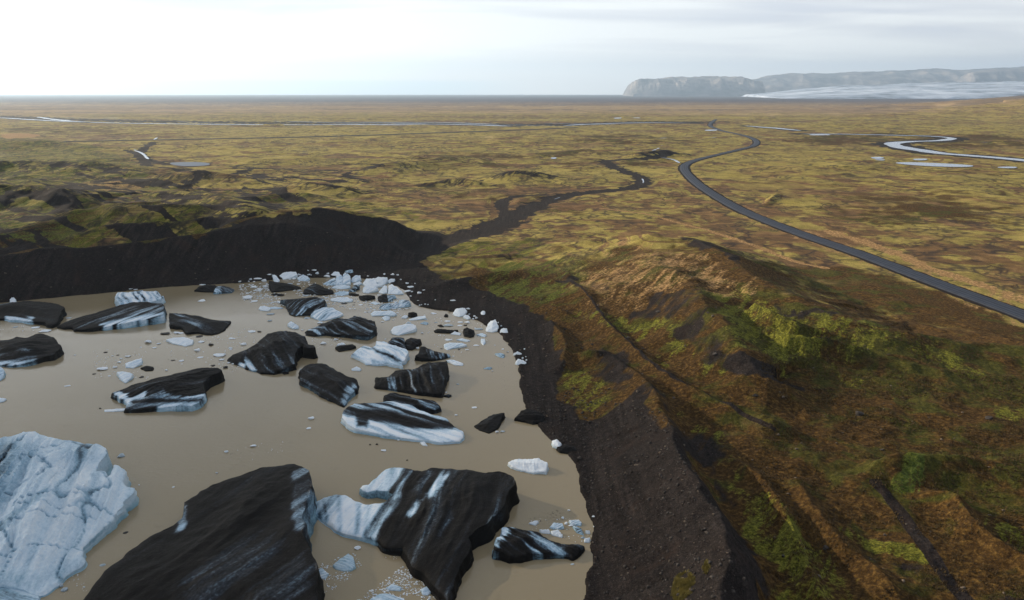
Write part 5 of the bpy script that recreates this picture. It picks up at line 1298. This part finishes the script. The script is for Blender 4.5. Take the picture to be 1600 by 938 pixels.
chunks(5, [(240, 145, 28, 16), (228, 190, 24, 9), (553, 286, 24, 10), (525, 260, 14, 9, 1), (948, 100, 24, 9), (868, 133, 14, 8), (1045, 206, 16, 12), (1070, 204, 22, 10, 2), (440, 708, 30, 18), (1345, 602, 14, 20), (1365, 612, 22, 9), (1357, 547, 14, 10), (1330, 580, 14, 12), (1464, 573, 16, 7), (1372, 780, 18, 7, 2), (1418, 665, 20, 9, 2), (495, 262, 10, 7, 1), (655, 330, 8, 6, 1), (618, 242, 12, 6), (1465, 618, 8, 8)],
       'small ice bit floating in the near open water', 'floating ice bits in the near water')
chunks(4, [(595, 222, 44, 20, 2), (618, 603, 26, 9, 1), (852, 380, 14, 7), (683, 370, 10, 6), (1113, 205, 22, 14), (1066, 310, 12, 10), (1245, 176, 30, 16), (300, 862, 34, 20, 2), (318, 882, 34, 20, 2), (413, 872, 12, 8), (505, 762, 30, 10, 2)],
       'small ice bit afloat around the black and white giants', 'floating ice bits around the giants')

# ------------------------------------------------------------------ uncounted crumbs and stones
def scatter(name, pts, sizes, mat, nproto=6, flat=0.6, sub=0, sink=0.1, label=None):
    pr = [hull(100 + s, 10, flat, sub, 0.0) for s in range(nproto)]
    VV, FF, off = [], [], 0
    for (x, y, z), w in zip(pts, sizes):
        V, F = pr[random.randrange(nproto)]
        a = random.uniform(0, 6.28)
        ca, sa = math.cos(a), math.sin(a)
        s = np.array([w, w * random.uniform(.6, 1.2), w * random.uniform(.5, 1.1)])
        Q = V * s
        Q = np.stack([Q[:, 0] * ca - Q[:, 1] * sa + x, Q[:, 0] * sa + Q[:, 1] * ca + y, Q[:, 2] + z - sink * w], 1)
        VV.append(Q)
        FF.append(F + off)
        off += len(V)
    o = mesh_obj(name, np.vstack(VV), np.vstack(FF), mat, smooth=False)
    setp(o, kind='stuff')
    return o
def in_poly(zk, poly, n, clump=0.0):
    P = np.array(Z(zk, poly))
    lo_, hi_ = P.min(0), P.max(0)
    out = []
    while len(out) < n:
        q = RNG.uniform(lo_, hi_, (n * 3, 2))
        q = q[poly_sdf(q[:, 0], q[:, 1], P) < 0]
        if clump:
            v = fbm(q[:, 0] / clump, q[:, 1] / clump * 2.2, 77, 3)
            q = q[v > RNG.uniform(-0.35, 0.5, len(v))]
        out += q.tolist()
    q = np.array(out[:n])
    return unproj(q[:, 0], q[:, 1], 0.0)
def crumbs(name, mat, regs, flat=0.45):
    pts, sz = [], []
    for zk, poly, n, a, b, cl_ in regs:
        p = in_poly(zk, poly, n, cl_)
        x, y = p[:, 0], p[:, 1]
        ok = poly_sdf(x, y, LAKE) < -0.3
        p = p[ok]
        pts += p.tolist()
        sz += (a + (b - a) * RNG.power(0.35, len(p))).tolist() if False else (a + (b - a) * RNG.uniform(0, 1, len(p)) ** 3).tolist()
    scatter(name, pts, sz, mat, flat=flat)
crumbs('brash_ice', M_WI, [
    (2, [(90, 190), (300, 180), (420, 260), (400, 330), (230, 330), (120, 290)], 650, .12, 1.1, 14),
    (2, [(430, 170), (700, 175), (900, 240), (1240, 290), (1250, 350), (1000, 400), (860, 360), (700, 320), (500, 270), (420, 200)], 1400, .10, 1.0, 16),
    (2, [(530, 480), (1000, 520), (900, 560), (620, 620), (560, 560)], 120, .08, .5, 10),
    (3, [(500, 330), (980, 400), (1000, 520), (800, 600), (560, 470), (420, 380)], 220, .08, .6, 14),
    (1, [(540, 540), (860, 560), (880, 720), (560, 720)], 260, .06, .45, 10), (1, [(940, 430), (1360, 480), (1340, 660), (1000, 640)], 170, .06, .5, 10),
    (1, [(-40, 380), (340, 395), (420, 440), (200, 450), (-40, 430)], 60, .08, .5, 10),
    (2, [(-40, 500), (240, 480), (200, 580), (60, 640), (-60, 620)], 120, .07, .5, 10), (2, [(0, 690), (120, 740), (60, 780), (-40, 760)], 70, .06, .35, 8),
    (5, [(255, 790), (430, 730), (460, 790), (400, 850), (330, 900), (260, 930)], 420, .04, .38, 10), (5, [(380, 980), (560, 850), (640, 790), (760, 860), (800, 930), (780, 980)], 1200, .04, .45, 12),
    (5, [(560, 730), (620, 730), (610, 760), (560, 760)], 50, .04, .25, 6), (5, [(1180, 580), (1450, 570), (1470, 700), (1400, 690), (1200, 640)], 110, .04, .3, 8),
    (4, [(-60, 860), (180, 900), (160, 940), (-60, 940)], 300, .04, .3, 8), (4, [(270, 850), (420, 800), (430, 900), (300, 910)], 40, .04, .3, 8),
    (5, [(0, 260), (130, 250), (130, 300), (20, 310)], 50, .04, .25, 8), (4, [(1050, 190), (1259, 180), (1259, 250), (1080, 260)], 40, .04, .2, 8)])
crumbs('drifting_debris', M_DI, [
    (5, [(1170, 590), (1300, 545), (1330, 560), (1320, 590), (1180, 605)], 160, .03, .30, 5), (5, [(1060, 600), (1400, 600), (1420, 630), (1080, 625)], 90, .03, .18, 6),
    (1, [(940, 440), (1060, 440), (1060, 470), (940, 470)], 70, .06, .5, 6), (3, [(1040, 600), (1090, 600), (1120, 840), (1060, 850)], 40, .06, .3, 8),
    (4, [(1130, 210), (1210, 210), (1200, 255), (1110, 262)], 70, .03, .22, 6), (2, [(240, 250), (540, 240), (900, 300), (700, 320), (300, 300)], 140, .08, .5, 10),
    (5, [(0, 270), (200, 190), (260, 200), (60, 310)], 60, .03, .18, 8), (1, [(600, 560), (1330, 590), (1300, 690), (700, 700)], 60, .06, .35, 8)], flat=.3)
print('crumbs', round(time.time() - T0, 1))

# stones on the bare gravel
def stones(name, mat, n, box, a, b, test):
    x = RNG.uniform(box[0], box[1], n)
    y = RNG.uniform(box[2], box[3], n)
    z, ds = height(x, y, True)
    px, py, _ = project(x, y, z)
    ok = test(px, py, ds) & (ds > 0.2) & (px > -60) & (px < 1660) & (py < 980)
    x, y, z = x[ok], y[ok], z[ok]
    s = a + (b - a) * RNG.uniform(0, 1, len(x)) ** 6
    scatter(name, np.stack([x, y, z], 1).tolist(), s.tolist(), mat, flat=0.8, sink=0.12)
near_g = lambda px, py, ds: (px < 1165) & (ds < 17)
stones('gravel_stones', M_ST, 9000, (2, 42, 66, 165), .10, .75, near_g)
stones('gravel_stones', M_ST2, 1500, (2, 42, 66, 165), .08, .55, near_g)
stones('gravel_stones', M_ST, 3500, (-60, 40, 150, 300), .15, 1.0, lambda px, py, ds: ds < 20)
stones('gravel_stones', M_ST2, 4500, (-240, 60, 150, 340), .15, 1.0, lambda px, py, ds: ds < 30)
stones('gravel_stones', M_ST2, 700, (20, 90, 80, 260), .12, .8, lambda px, py, ds: (ds > 15))
for (px, py, w, h, k, lb) in [
    (1029, 486, 10, 5, 0, 'dark grey boulder on the straw-coloured hillside above the trail'), (1106, 488, 5, 4, 1, 'reddish boulder just below the hill spur crest'), (1114, 493, 6, 4, 1, 'pale boulder beside the reddish one on the spur'),
    (1117, 552, 9, 6, 0, 'mossy grey boulder on the gravel flank of the spur'), (1071, 540, 4, 4, 1, 'orange-tinged stone on the brown slope below the spur'), (1343, 645, 14, 11, 0, 'big greenish boulder alone on the brown heath'),
    (1545, 652, 12, 8, 0, 'bluish grey boulder at the edge of a moss patch'), (1224, 620, 5, 5, 1, 'orange stone at the foot of the spur rubble'), (1180, 617, 9, 6, 0, 'lichen-covered boulder among the spur rubble'),
    (1290, 855, 10, 9, 0, 'round dark boulder in the green hollow'), (1031, 707, 5, 5, 1, 'pale stone high on the near gravel slope'), (1083, 803, 4, 4, 1, 'pale stone near the crest of the gravel slope'), (1115, 803, 5, 4, 1, 'orange stone on the crest of the gravel slope'),
    (1102, 862, 5, 4, 1, 'ochre stone low on the gravel slope by yellow tufts'), (1059, 882, 7, 6, 0, 'rounded grey stone on the gravel slope'), (1224, 868, 6, 6, 0, 'dark stone standing in the mossy hollow behind the gravel ridge'), (1378, 702, 8, 5, 0, 'stone near the top of the green knoll'), (905, 715, 8, 6, 0, 'dark stone at the waterline below a stranded white chunk')]:
    chunk(px, py, w, h, k, lb, 'boulders on the slopes', 'boulder', 'boulder', (M_ST, M_ST2))
# yellow tufts on the near gravel slope, and heath tufts
def tufts(name, n, test, mat, box, a, b):
    x = RNG.uniform(box[0], box[1], n)
    y = RNG.uniform(box[2], box[3], n)
    z = height(x, y)
    px, py, _ = project(x, y, z)
    ok = test(px, py, x, y)
    x, y, z = x[ok], y[ok], z[ok]
    m = len(x)
    nb = 7
    X, Y_, Z_ = np.repeat(x, nb), np.repeat(y, nb), np.repeat(z, nb)
    k = m * nb
    s = RNG.uniform(a, b, k)
    an = RNG.uniform(0, 6.28, k)
    lean = RNG.uniform(0.2, 0.8, k) * s
    wd = s * 0.16
    bx, by = X + RNG.normal(0, .25 * b, k), Y_ + RNG.normal(0, .25 * b, k)
    A = np.stack([bx - np.sin(an) * wd, by + np.cos(an) * wd, Z_ - .05], 1)
    B = np.stack([bx + np.sin(an) * wd, by - np.cos(an) * wd, Z_ - .05], 1)
    Cc = np.stack([bx + np.cos(an) * lean, by + np.sin(an) * lean, Z_ + s * .8], 1)
    V = np.stack([A, B, Cc], 1).reshape(-1, 3)
    F = np.arange(k * 3).reshape(-1, 3)
    o = mesh_obj(name, V, F, mat, smooth=False)
    setp(o, kind='stuff')
M_TY = simple_mat('yellow_tuft', (0.10, 0.085, 0.02), (0.30, 0.24, 0.06), 0.8, 0.9)
M_TB = simple_mat('heath_tuft', (0.030, 0.018, 0.008), (0.12, 0.080, 0.030), 0.3, 0.9)
tl = lambda px, py: poly_sdf(px, py, np.array([(1050, 925), (1058, 900), (1075, 893), (1086, 905), (1082, 925), (1068, 938), (1055, 940)])) 
tl2 = lambda px, py: poly_sdf(px, py, np.array([(1098, 888), (1104, 875), (1110, 885), (1104, 898)]))
tufts('yellow_grass', 60000, lambda px, py, x, y: ((tl(px, py) < 0) | (tl2(px, py) < 0)) & (vnoise(x * 1.3, y * 1.3, 9) > .25), M_TY, (12, 32, 68, 95), .15, .4)
tufts('heath_grass', 42000, lambda px, py, x, y: (px > 1190) & (px < 1650) & (py < 960) & (fbm(x / 5, y / 5, 15, 3) > 0.0), M_TB, (26, 110, 70, 190), .12, .42)
print('done', round(time.time() - T0, 1))

# ------------------------------------------------------------------ a label of its own for every ice bit, told from the nearest landmark
TAGS = {'largest white and pale blue': 'the largest white iceberg', 'biggest black iceberg': 'the biggest black iceberg', 'winged iceberg': 'the winged iceberg', 'flat lens-shaped': 'the lens-shaped iceberg',
        'small dark iceberg shaped like a boot': 'the boot-shaped berg', 'small dark diamond': 'the dark diamond floe', 'clean white oval floe alone': 'the clean white oval floe', 'dark debris-covered ice boulder': 'the debris-covered shore boulder',
        'slanting black ice block': 'the slanting black block', 'hump-backed': 'the hump-backed berg', 'dark ribbed wedge': 'the ribbed wedge berg', 'white striped iceberg split': 'the rusty-seamed white berg', 'dark shark-fin': 'the shark-fin berg',
        'grey and black banded raft': 'the banded raft', 'brown and white striped slab': 'the striped pointed slab', 'white combed': 'the combed white wedge', 'broad black berg nearest': 'the broad black berg', 'rounded twin-humped': 'the twin-humped berg',
        'long black knife': 'the knife-shaped berg', 'blocky white berg': 'the cracked blocky berg', 'flat black floe with pointed tail': 'the pointed-tail floe', 'small black lump in line': 'the small black lump', 'black berg with a bird-head': 'the bird-head berg',
        'black wedge floe lying': 'the far black wedge', 'black tent-shaped': 'the tent-shaped floe', 'white arrowhead': 'the white arrowhead floe', 'smooth white flat floe': 'the smooth flat floe', 'upright white chunk at the foot': 'the chunk under the wall',
        'large rounded white block': 'the rounded white block', 'tallest pale block': 'the white rubble heap', 'broad white berg on the far': 'the broad white shore berg', 'white pyramid': 'the white ice pyramid', 'middle tooth': 'the bluish toothed row',
        'long knobbly': 'the knobbly floe', 'knobbly white ice loaf': 'the ice loaf', 'white lump with a long flat tail': 'the long-tailed lump', 'long black plank': 'the plank-like floe', 'square black lump': 'the square black lump',
        'white feathery raft': 'the feathery raft', 'big smooth white boulder': 'the smooth beach boulder', 'tall white ice cone': 'the white ice cone', 'lower, larger white lump': 'the beached white pair', 'round black lump amid': 'the round black lump', 'striped white oval': 'the striped oval floe'}
LM = [(x, y, t_) for x, y, l in BERGS for k, t_ in TAGS.items() if l.startswith(k)]
ORD = ['nearest', 'second nearest', 'third nearest', 'fourth nearest', 'fifth nearest', 'sixth nearest', 'seventh nearest', 'eighth nearest', 'ninth nearest', 'tenth nearest'] + ['%dth nearest' % k for k in range(11, 40)]
buck = {}
for o, kind, w in BITS:
    x, y = o.location.x, o.location.y
    d, tag, lx, ly = min((math.hypot(x - a, y - b), t_, a, b) for a, b, t_ in LM)
    rel = 'beyond' if y - ly > abs(x - lx) else 'in front of' if ly - y > abs(x - lx) else 'beside'
    place = 'beached' if o.location.z > 0.12 else 'floating'
    buck.setdefault((('white', 'black', 'grey')[kind], place, rel, tag), []).append((d, o))
for (colr, place, rel, tag), lst in buck.items():
    for i, (d, o) in enumerate(sorted(lst, key=lambda q: q[0])):
        o['label'] = f'{colr} ice bit {place} {rel} {tag}' + (f', {ORD[i]} to it' if len(lst) > 1 else ', the only one there')
        o['group'] = f'small ice bits {place} ' + ('on the beach' if place == 'beached' else 'in the lake')
